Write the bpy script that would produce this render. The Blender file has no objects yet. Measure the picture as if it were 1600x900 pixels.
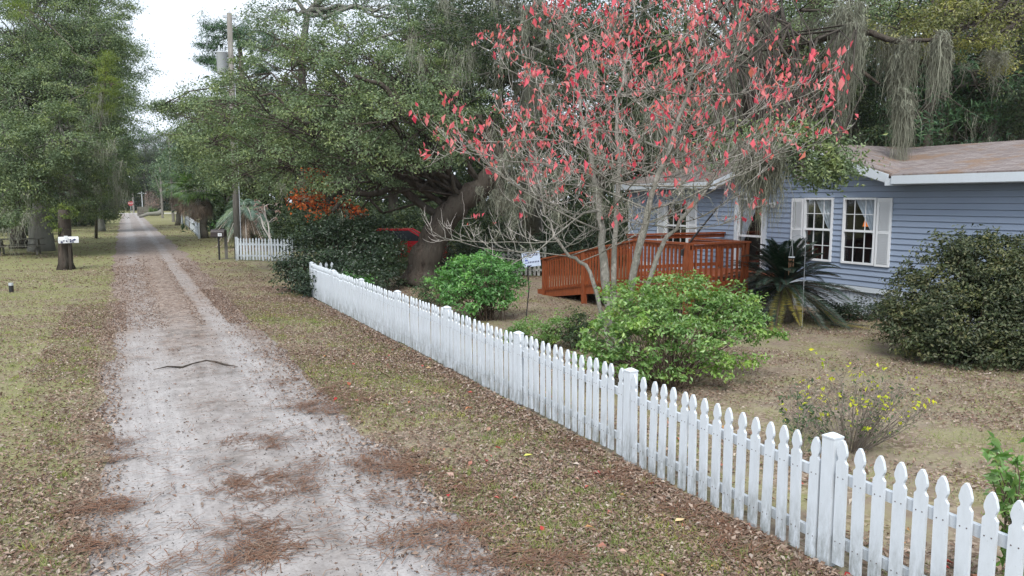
import bpy, math, random
import numpy as np
from mathutils import Vector, Matrix
R = math.radians
random.seed(7)
rng = np.random.default_rng(11)
S = bpy.context.scene
COL = S.collection

# ------------------------------------------------------------------ camera, sky, sun, exposure
F, H = 1200.0, 2.6                      # focal length in photo pixels, eye height in metres
PH = math.atan(137 / F)
TH = math.atan(605 * math.cos(PH) / F)
cam = bpy.data.objects.new('camera', bpy.data.cameras.new('camera'))
COL.objects.link(cam)
cam.location = (0, 0, H)
cam.rotation_euler = (math.pi / 2 - PH, 0, -TH)
cam.data.sensor_width = 36
cam.data.lens = 36 * F / 1600
cam.data.clip_end = 2000
S.camera = cam

SUN_EL, SUN_AZ = R(52), R(215)          # azimuth clockwise from +Y: behind the camera, a little left
w = bpy.data.worlds.new('World'); S.world = w; w.use_nodes = True
wn, wl = w.node_tree.nodes, w.node_tree.links
sky = wn.new('ShaderNodeTexSky'); sky.sky_type = 'NISHITA'; sky.sun_disc = False
sky.sun_elevation = SUN_EL; sky.sun_rotation = SUN_AZ
tc = wn.new('ShaderNodeTexCoord'); nz = wn.new('ShaderNodeTexNoise')
nz.inputs['Scale'].default_value = 3.2; nz.inputs['Detail'].default_value = 5; nz.inputs['Roughness'].default_value = .55
rp = wn.new('ShaderNodeValToRGB'); rp.color_ramp.elements[0].position = .28; rp.color_ramp.elements[1].position = .5
rp.color_ramp.elements[0].color = (.55, .55, .55, 1)
mx = wn.new('ShaderNodeMix'); mx.data_type = 'RGBA'
mx.inputs[7].default_value = (7.6, 8.3, 9.3, 1)       # bright cloud layer
wl.new(tc.outputs['Generated'], nz.inputs['Vector']); wl.new(nz.outputs['Fac'], rp.inputs['Fac'])
wl.new(rp.outputs['Color'], mx.inputs[0]); wl.new(sky.outputs['Color'], mx.inputs[6])
wl.new(mx.outputs[2], wn['Background'].inputs['Color']); wn['Background'].inputs['Strength'].default_value = .06
sun = bpy.data.objects.new('sun', bpy.data.lights.new('sun', 'SUN')); COL.objects.link(sun)
sun.data.energy = 1.5; sun.data.angle = R(24); sun.data.color = (1, .97, .93)
sun.rotation_euler = (math.pi / 2 - SUN_EL, 0, math.pi - SUN_AZ)
sun.location = (0, 0, 40)
S.view_settings.view_transform = 'Standard'; S.view_settings.look = 'None'
S.view_settings.exposure = 1.3; S.view_settings.gamma = 1; S.view_settings.use_curve_mapping = False
S.cycles.max_bounces = 8; S.cycles.transparent_max_bounces = 24; S.cycles.diffuse_bounces = 1

# ------------------------------------------------------------------ survey helpers (photo measurements -> metres)
FW = np.array([math.sin(TH) * math.cos(PH), math.cos(TH) * math.cos(PH), -math.sin(PH)])
RT = np.array([math.cos(TH), -math.sin(TH), 0.0]); UP = np.cross(RT, FW); CP = np.array([0, 0, H])
def ray(x, y): return FW + RT * ((x - 800) / F) + UP * ((450 - y) / F)
def g(x, y, z=0.0):                     # where the sight line meets the level z
    d = ray(x, y); return CP + d * ((z - H) / d[2])
def at(x, y, depth): return CP + ray(x, y) * depth
def depth_of(p): return float((np.asarray(p, float) - CP) @ FW)

# ------------------------------------------------------------------ mesh helpers
class MB:
    def __init__(s): s.v, s.f, s.m, s.n = [], [], [], 0
    def add(s, v, f, m=0):
        v = np.asarray(v, float).reshape(-1, 3)
        for fa in (f if isinstance(f, list) else [f]):
            fa = np.asarray(fa, int) + s.n
            s.f.append(fa); s.m.append(np.full(len(fa), m))
        s.v.append(v); s.n += len(v)
    def box(s, c, size, m=0, rot=None, taper=1.0):
        x, y, z = [k / 2 for k in size]
        v = np.array([[a * x * (taper if k > 0 else 1), b * y * (taper if k > 0 else 1), k * z] for k in (-1, 1) for a, b in ((-1, -1), (1, -1), (1, 1), (-1, 1))])
        if rot is not None: v = v @ np.array(Matrix.Rotation(rot[0], 3, rot[1])).T
        s.add(v + np.asarray(c, float), np.array([[3, 2, 1, 0], [4, 5, 6, 7], [0, 1, 5, 4], [1, 2, 6, 5], [2, 3, 7, 6], [3, 0, 4, 7]]), m)
    def beam(s, a, b, wd, ht, m=0):     # box along a segment, width sideways, height up
        a, b = np.asarray(a, float), np.asarray(b, float); d = b - a; d = d / np.linalg.norm(d)
        sd = np.cross(d, [0, 0, 1.0]); sd = sd / (np.linalg.norm(sd) + 1e-9); u = np.cross(sd, d)
        v = [p + sd * i * wd / 2 + u * j * ht / 2 for p in (a, b) for i, j in ((-1, -1), (1, -1), (1, 1), (-1, 1))]
        s.add(v, np.array([[3, 2, 1, 0], [4, 5, 6, 7], [0, 1, 5, 4], [1, 2, 6, 5], [2, 3, 7, 6], [3, 0, 4, 7]]), m)
    def tube(s, pts, rad, k=6, m=0, squash=None):
        P = np.asarray(pts, float); n = len(P); rad = np.broadcast_to(np.asarray(rad, float), (n,))
        T = np.gradient(P, axis=0); T /= np.linalg.norm(T, axis=1)[:, None] + 1e-9
        ref = np.array([1.0, 0.13, 0.05]) if abs(T[0][2]) > .8 else np.array([0.0, 0.1, 1.0])
        A = np.cross(T, ref); A /= np.linalg.norm(A, axis=1)[:, None] + 1e-9; B = np.cross(T, A)
        th = np.arange(k) * 2 * math.pi / k
        ring = np.cos(th)[None, :, None] * A[:, None, :] + np.sin(th)[None, :, None] * B[:, None, :]
        rr = rad[:, None, None] if squash is None else rad[:, None, None] * squash[None, :, None]
        V = (P[:, None, :] + ring * rr).reshape(-1, 3)
        i = np.arange(n - 1)[:, None] * k; j = np.arange(k)[None, :]; j2 = (j + 1) % k
        q = np.stack([i + j, i + j2, i + k + j2, i + k + j], -1).reshape(-1, 4)
        s.add(V, [q, np.arange(k)[::-1][None, :], (np.arange(k) + (n - 1) * k)[None, :]] if k > 2 else q, m)
    def prism(s, poly, axis, a, b, m=0):   # 2-D polygon swept along x, y or z from a to b
        n = len(poly); idx = {'x': (1, 2, 0), 'y': (0, 2, 1), 'z': (0, 1, 2)}[axis]
        v = np.zeros((2 * n, 3))
        for k, t in enumerate((a, b)):
            for i, (p, q) in enumerate(poly):
                v[k * n + i, idx[0]], v[k * n + i, idx[1]], v[k * n + i, idx[2]] = p, q, t
        i = np.arange(n); j = (i + 1) % n
        s.add(v, [np.stack([i, j, j + n, i + n], -1), i[::-1][None, :], (i + n)[None, :]], m)
    def lathe(s, c, prof, k=16, m=0):
        th = np.arange(k) * 2 * math.pi / k; c = np.asarray(c, float)
        V = np.array([[c[0] + r * math.cos(t), c[1] + r * math.sin(t), c[2] + z] for r, z in prof for t in th])
        i = np.arange(len(prof) - 1)[:, None] * k; j = np.arange(k)[None, :]; j2 = (j + 1) % k
        s.add(V, np.stack([i + j, i + j2, i + k + j2, i + k + j], -1).reshape(-1, 4), m)
    def obj(s, name, mats, parent=None, origin=(0, 0, 0), smooth=False):
        me = bpy.data.meshes.new(name)
        V = np.concatenate(s.v) - np.asarray(origin, float)
        me.vertices.add(len(V)); me.vertices.foreach_set('co', V.ravel().astype(np.float32))
        loops = np.concatenate([f.ravel() for f in s.f]); tot = np.concatenate([np.full(len(f), f.shape[1]) for f in s.f])
        me.loops.add(len(loops)); me.loops.foreach_set('vertex_index', loops.astype(np.int32))
        me.polygons.add(len(tot)); st = np.concatenate([[0], np.cumsum(tot)[:-1]])
        me.polygons.foreach_set('loop_start', st.astype(np.int32))
        try: me.polygons.foreach_set('loop_total', tot.astype(np.int32))
        except Exception: pass
        me.polygons.foreach_set('material_index', np.concatenate(s.m).astype(np.int32))
        me.polygons.foreach_set('use_smooth', np.full(len(tot), bool(smooth)))
        for m_ in (mats if isinstance(mats, (list, tuple)) else [mats]): me.materials.append(m_)
        me.update(calc_edges=True); me.validate()
        o = bpy.data.objects.new(name, me); COL.objects.link(o)
        if parent is not None: o.parent = parent
        return o

def tag(o, label=None, cat=None, group=None, kind=None):
    for k, v in (('label', label), ('category', cat), ('group', group), ('kind', kind)):
        if v: o[k] = v
    return o
def thing(name, loc, label, cat, group=None):
    o = bpy.data.objects.new(name, None); COL.objects.link(o); o.location = [float(x) for x in loc]; o.empty_display_size = .3
    return tag(o, label, cat, group)
def dup(root, loc, rz=0, sc=1.0, label=None, group=None):
    def cp(o, par):
        c = o.copy(); COL.objects.link(c); c.parent = par
        for ch in list(o.children): cp(ch, c)
        return c
    r = cp(root, None); r.location = [float(x) for x in loc]; r.rotation_euler = (0, 0, rz)
    r.scale = (sc, sc, sc) if not isinstance(sc, (tuple, list)) else sc
    if label: r['label'] = label
    if group: r['group'] = group
    return r

# ------------------------------------------------------------------ materials
def mat(name, col=(.5, .5, .5), rough=.7, spec=.3, metal=0.0):
    m = bpy.data.materials.new(name); m.use_nodes = True
    b = m.node_tree.nodes['Principled BSDF']
    b.inputs['Base Color'].default_value = (*col, 1); b.inputs['Roughness'].default_value = rough
    b.inputs['Specular IOR Level'].default_value = spec; b.inputs['Metallic'].default_value = metal
    return m
def N(m, t, **kw):
    n = m.node_tree.nodes.new(t)
    for k, v in kw.items():
        if k in n.inputs: n.inputs[k].default_value = v
        else: setattr(n, k, v)
    return n
def L(m, a, b): m.node_tree.links.new(a, b)
def ramp(m, fac, stops, mode='LINEAR'):
    r = N(m, 'ShaderNodeValToRGB'); e = r.color_ramp.elements; r.color_ramp.interpolation = mode
    while len(e) < len(stops): e.new(.5)
    for k, (p, c) in enumerate(stops):
        e[k].position = p; e[k].color = (*c, 1) if len(c) == 3 else c
    L(m, fac, r.inputs['Fac']); return r.outputs['Color']
def mixc(m, fac, a, b, blend='MIX'):
    x = N(m, 'ShaderNodeMix', data_type='RGBA', blend_type=blend)
    for s, v in ((0, fac), (6, a), (7, b)):
        if hasattr(v, 'is_linked') or hasattr(v, 'links'): L(m, v, x.inputs[s])
        else: x.inputs[s].default_value = v if not isinstance(v, tuple) else (*v, 1)[:4]
    return x.outputs[2]
def mth(m, op, a, b=None, clamp=False):
    x = N(m, 'ShaderNodeMath', operation=op, use_clamp=clamp)
    for i, v in enumerate((a, b)):
        if v is None: continue
        if hasattr(v, 'links'): L(m, v, x.inputs[i])
        else: x.inputs[i].default_value = v
    return x.outputs[0]
def noise(m, scale, detail=4, rough=.6, vec=None, out='Fac'):
    n = N(m, 'ShaderNodeTexNoise', Scale=scale, Detail=detail, Roughness=rough)
    if vec is not None: L(m, vec, n.inputs['Vector'])
    return n.outputs[out]
def pos(m): return N(m, 'ShaderNodeNewGeometry').outputs['Position']
def bump(m, h, strength=.4, dist=.02):
    b = N(m, 'ShaderNodeBump', Strength=strength, Distance=dist); L(m, h, b.inputs['Height'])
    L(m, b.outputs['Normal'], m.node_tree.nodes['Principled BSDF'].inputs['Normal'])
def base(m, c): L(m, c, m.node_tree.nodes['Principled BSDF'].inputs['Base Color'])

def leaf_mat(name, cols, trans=.3, rough=.45, spec=.3, clump=1.0):
    m = mat(name, rough=rough, spec=spec); b = m.node_tree.nodes['Principled BSDF']
    ge = N(m, 'ShaderNodeNewGeometry')
    n_ = len(cols)
    c = ramp(m, ge.outputs['Random Per Island'], [(i / max(1, n_ - 1), k) for i, k in enumerate(cols)])
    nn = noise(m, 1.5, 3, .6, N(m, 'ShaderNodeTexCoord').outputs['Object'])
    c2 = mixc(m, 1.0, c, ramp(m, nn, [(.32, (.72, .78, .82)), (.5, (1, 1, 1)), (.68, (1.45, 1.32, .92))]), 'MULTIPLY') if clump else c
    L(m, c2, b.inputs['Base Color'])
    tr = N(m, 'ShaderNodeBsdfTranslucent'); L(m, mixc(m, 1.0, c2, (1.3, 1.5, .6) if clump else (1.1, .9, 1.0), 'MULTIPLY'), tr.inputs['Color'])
    ms = N(m, 'ShaderNodeMixShader'); ms.inputs[0].default_value = trans
    L(m, b.outputs[0], ms.inputs[1]); L(m, tr.outputs[0], ms.inputs[2])
    L(m, ms.outputs[0], m.node_tree.nodes['Material Output'].inputs['Surface'])
    return m
def bark_mat(name, c0, c1, scale=6, stretch=.25, strength=.9, lichen=.5):
    m = mat(name, rough=.9, spec=.15); mp = N(m, 'ShaderNodeMapping'); mp.inputs['Scale'].default_value = (1, 1, stretch)
    L(m, N(m, 'ShaderNodeTexCoord').outputs['Object'], mp.inputs['Vector'])
    n1 = noise(m, scale, 6, .65, mp.outputs[0]); n2 = noise(m, scale * .3, 3, .6, mp.outputs[0])
    base(m, mixc(m, ramp(m, n2, [(.4, (0, 0, 0)), (.62, (1, 1, 1))]), ramp(m, n1, [(.3, c0), (.7, c1)]), mixc(m, lichen, ramp(m, n1, [(.3, c1), (.7, c0)]), (.2, .21, .17))))
    bump(m, n1, strength, .05); return m

M = {}
M['oak_leaf'] = leaf_mat('oak_leaf', [(0.078, 0.110, 0.058), (0.124, 0.172, 0.088), (0.163, 0.220, 0.117), (0.260, 0.317, 0.195), (0.098, 0.145, 0.072)], .2, .5, .16)
M['oak_leaf_cool'] = leaf_mat('oak_leaf_cool', [(0.065, 0.109, 0.078), (0.111, 0.171, 0.111), (0.150, 0.212, 0.143), (0.234, 0.293, 0.208)], .2, .5, .16)
M['oak_leaf_gold'] = leaf_mat('oak_leaf_gold', [(0.075, 0.094, 0.037), (0.163, 0.175, 0.062), (0.237, 0.237, 0.088), (0.312, 0.312, 0.150)], .3, .4, .5)
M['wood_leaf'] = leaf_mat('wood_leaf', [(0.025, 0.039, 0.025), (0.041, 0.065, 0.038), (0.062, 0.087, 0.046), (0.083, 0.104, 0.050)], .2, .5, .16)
M['pine_leaf'] = leaf_mat('pine_leaf', [(0.036, 0.078, 0.042), (0.054, 0.120, 0.060), (0.084, 0.156, 0.066)], .15, .5, .3)
M['young_pine_leaf'] = leaf_mat('young_pine_leaf', [(.11, .16, .03), (.17, .22, .05), (.2, .25, .07)], .3, .5, .3)
M['bright_leaf'] = leaf_mat('bright_leaf', [(.09, .18, .04), (.14, .27, .06), (.21, .36, .10), (.32, .46, .2), (.10, .2, .05), (.24, .3, .08)], .3, .35, .5)
M['fern'] = leaf_mat('fern_leaf', [(.03, .05, .02), (.10, .15, .03), (.22, .28, .06)], .15, .5, .3)
M['mid_leaf'] = leaf_mat('mid_leaf', [(0.046, 0.132, 0.034), (0.081, 0.218, 0.052), (0.127, 0.299, 0.081), (0.184, 0.380, 0.127)], .25, .38, .5)
M['dull_leaf'] = leaf_mat('dull_leaf', [(0.043, 0.076, 0.034), (0.068, 0.111, 0.051), (0.102, 0.136, 0.076)], .2, .5, .3)
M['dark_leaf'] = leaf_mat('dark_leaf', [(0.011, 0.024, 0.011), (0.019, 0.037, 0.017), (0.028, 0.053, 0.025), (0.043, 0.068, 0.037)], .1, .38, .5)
M['olive_leaf'] = leaf_mat('olive_leaf', [(0.018, 0.029, 0.012), (0.034, 0.050, 0.019), (0.056, 0.076, 0.032), (0.096, 0.108, 0.052), (0.128, 0.128, 0.064)], .12, .48, .35)
M['yellow_leaf'] = leaf_mat('yellow_leaf', [(0.510, 0.510, 0.025), (0.637, 0.629, 0.043), (0.340, 0.442, 0.043)], .35, .45, .3)
M['red_leaf'] = leaf_mat('red_leaf', [(.62, .05, .095), (.76, .15, .18), (.70, .2, .2), (.8, .3, .28), (.68, .08, .13), (.68, .24, .15)], .38, .5, .3, 0)
M['pink_leaf'] = leaf_mat('pink_leaf', [(.5, .16, .15), (.6, .2, .19), (.45, .14, .11)], .3, .5, .3, 0)
M['orange_leaf'] = leaf_mat('orange_leaf', [(0.696, 0.127, 0.038), (0.822, 0.253, 0.063), (0.569, 0.089, 0.038), (0.759, 0.354, 0.127)], .35, .5, .3, 0)
M['rust_leaf'] = leaf_mat('rust_leaf', [(.36, .25, .21), (.44, .32, .27), (.30, .2, .17)], .2, .6, .2, 0)
M['sago_leaf'] = leaf_mat('sago_leaf', [(0.009, 0.026, 0.017), (0.017, 0.041, 0.024), (0.026, 0.056, 0.034)], .06, .35, .5)
M['sago_gold'] = leaf_mat('sago_gold', [(.16, .14, .03), (.28, .24, .06), (.1, .11, .03)], .15, .5, .3)
M['palm_leaf'] = leaf_mat('palm_leaf', [(.05, .11, .03), (.09, .17, .04), (.14, .21, .06)], .2, .4, .4)
M['pindo_leaf'] = leaf_mat('pindo_leaf', [(.13, .2, .16), (.2, .28, .23), (.09, .15, .11)], .2, .5, .3)
M['dead_palm'] = leaf_mat('dead_palm', [(0.270, 0.203, 0.149), (0.405, 0.324, 0.257), (0.176, 0.135, 0.101)], .15, .7, .1, 0)
M['moss'] = leaf_mat('spanish_moss', [(0.188, 0.200, 0.150), (0.263, 0.281, 0.213), (0.350, 0.362, 0.281), (0.138, 0.150, 0.106)], .3, .85, .1, 0)
M['bark'] = bark_mat('oak_bark', (.035, .028, .022), (.12, .10, .085))
M['dark_bark'] = bark_mat('dark_oak_bark', (.010, .008, .007), (.115, .092, .075), 11, .3, 1, .12)
M['gray_bark'] = bark_mat('gray_mossy_bark', (.13, .125, .11), (.28, .27, .24))
M['pine_bark'] = bark_mat('pine_bark', (.05, .04, .033), (.17, .13, .11))
M['dog_bark'] = bark_mat('dogwood_bark', (.10, .09, .075), (.50, .47, .41), 26, .45)
M['twig'] = mat('pale_twig', (.54, .50, .46), .85, .1)
M['stem'] = mat('shrub_stem', (.10, .075, .055), .9, .1)
M['gray_stem'] = mat('gray_stem', (.22, .19, .16), .9, .1)
M['palm_trunk'] = bark_mat('palm_trunk', (.07, .06, .05), (.22, .19, .15), 14, 1.6)

# ground: leaf litter, bare soil and thin grass
m = mat('yard_ground', rough=.95, spec=.1); P = pos(m)
vor = N(m, 'ShaderNodeTexVoronoi', Scale=30.0); L(m, P, vor.inputs['Vector'])
sep = N(m, 'ShaderNodeSeparateColor'); L(m, vor.outputs['Color'], sep.inputs[0])
lit = ramp(m, sep.outputs[0], [(0, (.15, .11, .08)), (.3, (.24, .185, .14)), (.55, (.33, .265, .21)), (.8, (.19, .14, .105)), (1, (.42, .36, .30))], 'CONSTANT')
soil = ramp(m, noise(m, 2.2, 6, .7, P), [(.3, (.17, .135, .10)), (.7, (.32, .27, .21))])
grs = ramp(m, noise(m, 30, 4, .7, P), [(.3, (.13, .15, .05)), (.7, (.28, .285, .12))])
c = mixc(m, ramp(m, noise(m, 1.3, 5, .65, P), [(.42, (0, 0, 0)), (.58, (1, 1, 1))]), soil, lit)
sx = N(m, 'ShaderNodeSeparateXYZ'); L(m, P, sx.inputs[0])
gm = noise(m, 1.1, 8, .75, P)
leftside = mth(m, 'LESS_THAN', sx.outputs[0], -.5)
farside = ramp(m, mth(m, 'DIVIDE', sx.outputs[1], 100), [(.2, (0, 0, 0)), (.45, (1, 1, 1))])
gf = mth(m, 'ADD', gm, mth(m, 'ADD', mth(m, 'MULTIPLY', leftside, .08), mth(m, 'MULTIPLY', farside, .15)))
c = mixc(m, mth(m, 'MULTIPLY', ramp(m, gf, [(.46, (0, 0, 0)), (.66, (1, 1, 1))]), .75), c, grs)
base(m, c); bump(m, sep.outputs[1], .5, .02); M['ground'] = m

# the sandy road with two pale wheel tracks
m = mat('dirt_road', rough=.95, spec=.1); P = pos(m)
sx = N(m, 'ShaderNodeSeparateXYZ'); L(m, P, sx.inputs[0]); X, Y = sx.outputs[0], sx.outputs[1]
mp = N(m, 'ShaderNodeMapping'); mp.inputs['Scale'].default_value = (1, .55, 1); L(m, P, mp.inputs['Vector'])
wob = mth(m, 'MULTIPLY', mth(m, 'SUBTRACT', noise(m, .25, 2, .5, P), .5), .5)
Xw = mth(m, 'ADD', X, wob)
sand = ramp(m, noise(m, 1.6, 8, .72, P), [(.25, (.29, .265, .26)), (.5, (.365, .348, .338)), (.75, (.44, .42, .41))])
mp2 = N(m, 'ShaderNodeMapping'); mp2.inputs['Scale'].default_value = (13, .7, 1); L(m, P, mp2.inputs['Vector'])
sand = mixc(m, .8, sand, ramp(m, noise(m, 1, 5, .7, mp2.outputs[0]), [(.3, (.74, .73, .73)), (.6, (1.04, 1.04, 1.05))]), 'MULTIPLY')
fine = noise(m, 38, 4, .75, P)
sand = mixc(m, 1.0, sand, ramp(m, fine, [(.3, (.62, .6, .58)), (.5, (1, 1, 1)), (1, (1.08, 1.08, 1.1))]), 'MULTIPLY')
dirt = ramp(m, noise(m, 5, 7, .75, P), [(.3, (.15, .13, .12)), (.7, (.36, .33, .31))])
def track(xc, wd):
    d = mth(m, 'ABSOLUTE', mth(m, 'SUBTRACT', Xw, xc)); return ramp(m, d, [(wd * .5, (1, 1, 1)), (wd * 1.15, (0, 0, 0))])
yfar = ramp(m, mth(m, 'DIVIDE', Y, 100), [(.11, (0, 0, 0)), (.2, (1, 1, 1)), (.36, (1, 1, 1)), (.6, (.35, .35, .35))])     # beyond about 18 m the crown is littered
tr = mth(m, 'MAXIMUM', mth(m, 'MULTIPLY', track(.22, .36), mth(m, 'SUBTRACT', 1.0, mth(m, 'MULTIPLY', yfar, .6))), mth(m, 'MULTIPLY', track(1.62, .26), mth(m, 'SUBTRACT', 1.0, mth(m, 'MULTIPLY', yfar, .5))))
crown = mth(m, 'MULTIPLY', mth(m, 'SUBTRACT', 1.0, tr), mth(m, 'ADD', mth(m, 'MULTIPLY', yfar, .62), .34))
pn = ramp(m, noise(m, 1.0, 9, .76, mp.outputs[0]), [(.46, (0, 0, 0)), (.64, (1, 1, 1))])
fac = mth(m, 'ADD', crown, mth(m, 'MULTIPLY', mth(m, 'MULTIPLY', pn, mth(m, 'SUBTRACT', 1.0, mth(m, 'MULTIPLY', tr, .65))), .8), True)
edge = mth(m, 'MAXIMUM', ramp(m, mth(m, 'ADD', Xw, .9), [(.5, (1, 1, 1)), (.85, (0, 0, 0))]), ramp(m, mth(m, 'SUBTRACT', Xw, 1.6), [(.45, (0, 0, 0)), (.85, (1, 1, 1))]))
fac = mth(m, 'MAXIMUM', fac, edge)
vor = N(m, 'ShaderNodeTexVoronoi', Scale=15.0); L(m, P, vor.inputs['Vector'])
sep = N(m, 'ShaderNodeSeparateColor'); L(m, vor.outputs['Color'], sep.inputs[0])
lit = ramp(m, sep.outputs[0], [(0, (.13, .09, .07)), (.3, (.22, .16, .125)), (.6, (.30, .24, .20)), (1, (.38, .32, .28))], 'CONSTANT')
dirt = mixc(m, mth(m, 'MULTIPLY', yfar, .8), dirt, lit)
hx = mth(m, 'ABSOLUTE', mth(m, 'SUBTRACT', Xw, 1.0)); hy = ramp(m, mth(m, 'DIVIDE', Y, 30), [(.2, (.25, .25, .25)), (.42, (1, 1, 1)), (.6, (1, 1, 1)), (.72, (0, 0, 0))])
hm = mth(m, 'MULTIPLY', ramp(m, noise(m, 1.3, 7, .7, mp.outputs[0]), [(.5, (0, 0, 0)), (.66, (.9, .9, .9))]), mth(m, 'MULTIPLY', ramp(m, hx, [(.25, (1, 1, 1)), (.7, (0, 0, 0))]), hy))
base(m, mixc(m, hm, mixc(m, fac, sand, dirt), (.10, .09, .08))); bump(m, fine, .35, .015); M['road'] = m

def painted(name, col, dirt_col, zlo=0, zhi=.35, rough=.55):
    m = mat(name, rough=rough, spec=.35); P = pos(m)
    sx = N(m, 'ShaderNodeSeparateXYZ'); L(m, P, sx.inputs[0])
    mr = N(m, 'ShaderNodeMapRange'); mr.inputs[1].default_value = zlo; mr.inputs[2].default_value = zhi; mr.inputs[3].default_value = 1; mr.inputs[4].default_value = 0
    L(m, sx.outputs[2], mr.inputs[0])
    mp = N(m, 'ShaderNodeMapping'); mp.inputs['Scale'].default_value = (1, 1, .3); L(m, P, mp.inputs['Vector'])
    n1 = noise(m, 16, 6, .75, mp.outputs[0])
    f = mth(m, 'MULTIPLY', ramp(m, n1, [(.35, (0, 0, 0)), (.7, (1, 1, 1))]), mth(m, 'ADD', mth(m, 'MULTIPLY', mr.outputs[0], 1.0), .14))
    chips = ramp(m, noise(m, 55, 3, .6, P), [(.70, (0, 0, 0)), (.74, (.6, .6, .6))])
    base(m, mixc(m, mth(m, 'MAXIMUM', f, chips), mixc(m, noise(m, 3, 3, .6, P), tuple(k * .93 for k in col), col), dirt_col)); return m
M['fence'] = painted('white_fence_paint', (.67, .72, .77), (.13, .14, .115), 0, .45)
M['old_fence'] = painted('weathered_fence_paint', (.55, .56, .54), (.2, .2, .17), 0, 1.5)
M['trim'] = painted('white_trim', (.64, .70, .76), (.4, .42, .42), 0, .4)
M['white'] = mat('white_vinyl', (.78, .80, .82), .5)
m = mat('blue_siding', rough=.55, spec=.3); P = pos(m)
base(m, mixc(m, noise(m, 1.2, 5, .6, P), (.265, .325, .435), (.305, .37, .48))); M['siding'] = m
m = mat('skirting', rough=.6); base(m, mixc(m, noise(m, 4, 5, .6, pos(m)), (.42, .47, .54), (.58, .63, .7))); M['skirt'] = m
m = mat('shingle', rough=.9, spec=.15); P = pos(m)
bt = N(m, 'ShaderNodeTexBrick', Scale=1.0); bt.inputs['Color1'].default_value = (.19, .165, .155, 1); bt.inputs['Color2'].default_value = (.285, .26, .248, 1)
bt.inputs['Mortar'].default_value = (.15, .12, .12, 1); bt.inputs['Mortar Size'].default_value = .012; bt.inputs['Brick Width'].default_value = .31; bt.inputs['Row Height'].default_value = .14
mp = N(m, 'ShaderNodeMapping'); mp.inputs['Rotation'].default_value = (0, 0, R(90)); L(m, P, mp.inputs['Vector']); L(m, mp.outputs[0], bt.inputs['Vector'])
spk = noise(m, 30, 5, .8, P)
shc = mixc(m, 1.0, bt.outputs['Color'], ramp(m, spk, [(.25, (.6, .58, .58)), (.75, (1.3, 1.27, 1.27))]), 'MULTIPLY')
needle = mth(m, 'MULTIPLY', ramp(m, noise(m, .8, 6, .7, P), [(.50, (0, 0, 0)), (.58, (1, 1, 1))]), .85)
base(m, mixc(m, needle, shc, ramp(m, spk, [(.3, (.14, .09, .06)), (.7, (.29, .2, .14))]))); bump(m, spk, .5, .02); M['shingle'] = m
m = mat('stained_deck_wood', rough=.6, spec=.3); P = pos(m); mp = N(m, 'ShaderNodeMapping'); mp.inputs['Scale'].default_value = (4, 4, 1); L(m, P, mp.inputs['Vector'])
base(m, ramp(m, noise(m, 5, 6, .65, mp.outputs[0]), [(.3, (.165, .041, .015)), (.7, (.34, .093, .031))])); M['deck'] = m
m = mat('weathered_pole_wood', rough=.9, spec=.1); mp = N(m, 'ShaderNodeMapping'); mp.inputs['Scale'].default_value = (3, 3, .25); L(m, pos(m), mp.inputs['Vector'])
base(m, ramp(m, noise(m, 6, 6, .7, mp.outputs[0]), [(.3, (.13, .12, .105)), (.7, (.29, .275, .25))])); M['pole'] = m
M['dark_room'] = mat('dark_interior', (.02, .021, .026), .9, .05)
m = mat('curtain', rough=.9); base(m, ramp(m, noise(m, 9, 3, .5, pos(m)), [(.3, (.5, .55, .6)), (.7, (.75, .78, .82))])); M['curtain'] = m
m = mat('window_glass', rough=.03); nt = m.node_tree; b = nt.nodes['Principled BSDF']
tp = N(m, 'ShaderNodeBsdfTransparent'); tp.inputs['Color'].default_value = (.82, .86, .9, 1); gl = N(m, 'ShaderNodeBsdfGlossy'); gl.inputs['Roughness'].default_value = .03
fr = N(m, 'ShaderNodeFresnel'); fr.inputs['IOR'].default_value = 1.5; ms = N(m, 'ShaderNodeMixShader')
L(m, mth(m, 'MULTIPLY', fr.outputs[0], .3), ms.inputs[0]); L(m, tp.outputs[0], ms.inputs[1]); L(m, gl.outputs[0], ms.inputs[2]); L(m, ms.outputs[0], nt.nodes['Material Output'].inputs['Surface']); M['glass'] = m
M['lamp'] = mat('orange_lampshade', (.7, .2, .03), .6); M['lamp'].node_tree.nodes['Principled BSDF'].inputs['Emission Color'].default_value = (1, .25, .03, 1); M['lamp'].node_tree.nodes['Principled BSDF'].inputs['Emission Strength'].default_value = .28
M['black'] = mat('black_metal', (.02, .02, .022), .45, .5)
M['brown_metal'] = mat('dark_brown_metal', (.045, .032, .03), .4, .5)
M['gray_metal'] = mat('galvanised_gray', (.52, .55, .58), .5, .5, .2)
M['copper'] = mat('copper_tube', (.55, .33, .2), .35, .5, .6)
M['red_paint'] = mat('red_car_paint', (.42, .02, .03), .2, .6)
M['tyre'] = mat('tyre_rubber', (.02, .02, .02), .8, .2)
M['chrome'] = mat('chrome', (.6, .6, .62), .2, .5, .9)
M['dark_glass'] = mat('dark_car_glass', (.02, .024, .03), .08, .6)
M['stop_red'] = mat('stop_sign_red', (.38, .06, .07), .6)
M['sign_blue'] = mat('sign_pale_blue', (.52, .60, .74), .5); M['ink'] = mat('sign_dark_ink', (.06, .065, .14), .6); M['sign_ink_blue'] = mat('sign_blue_ink', (.09, .12, .42), .6)
M['old_wood'] = bark_mat('old_gray_wood', (.07, .06, .05), (.2, .18, .155), 8, .4)

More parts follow.
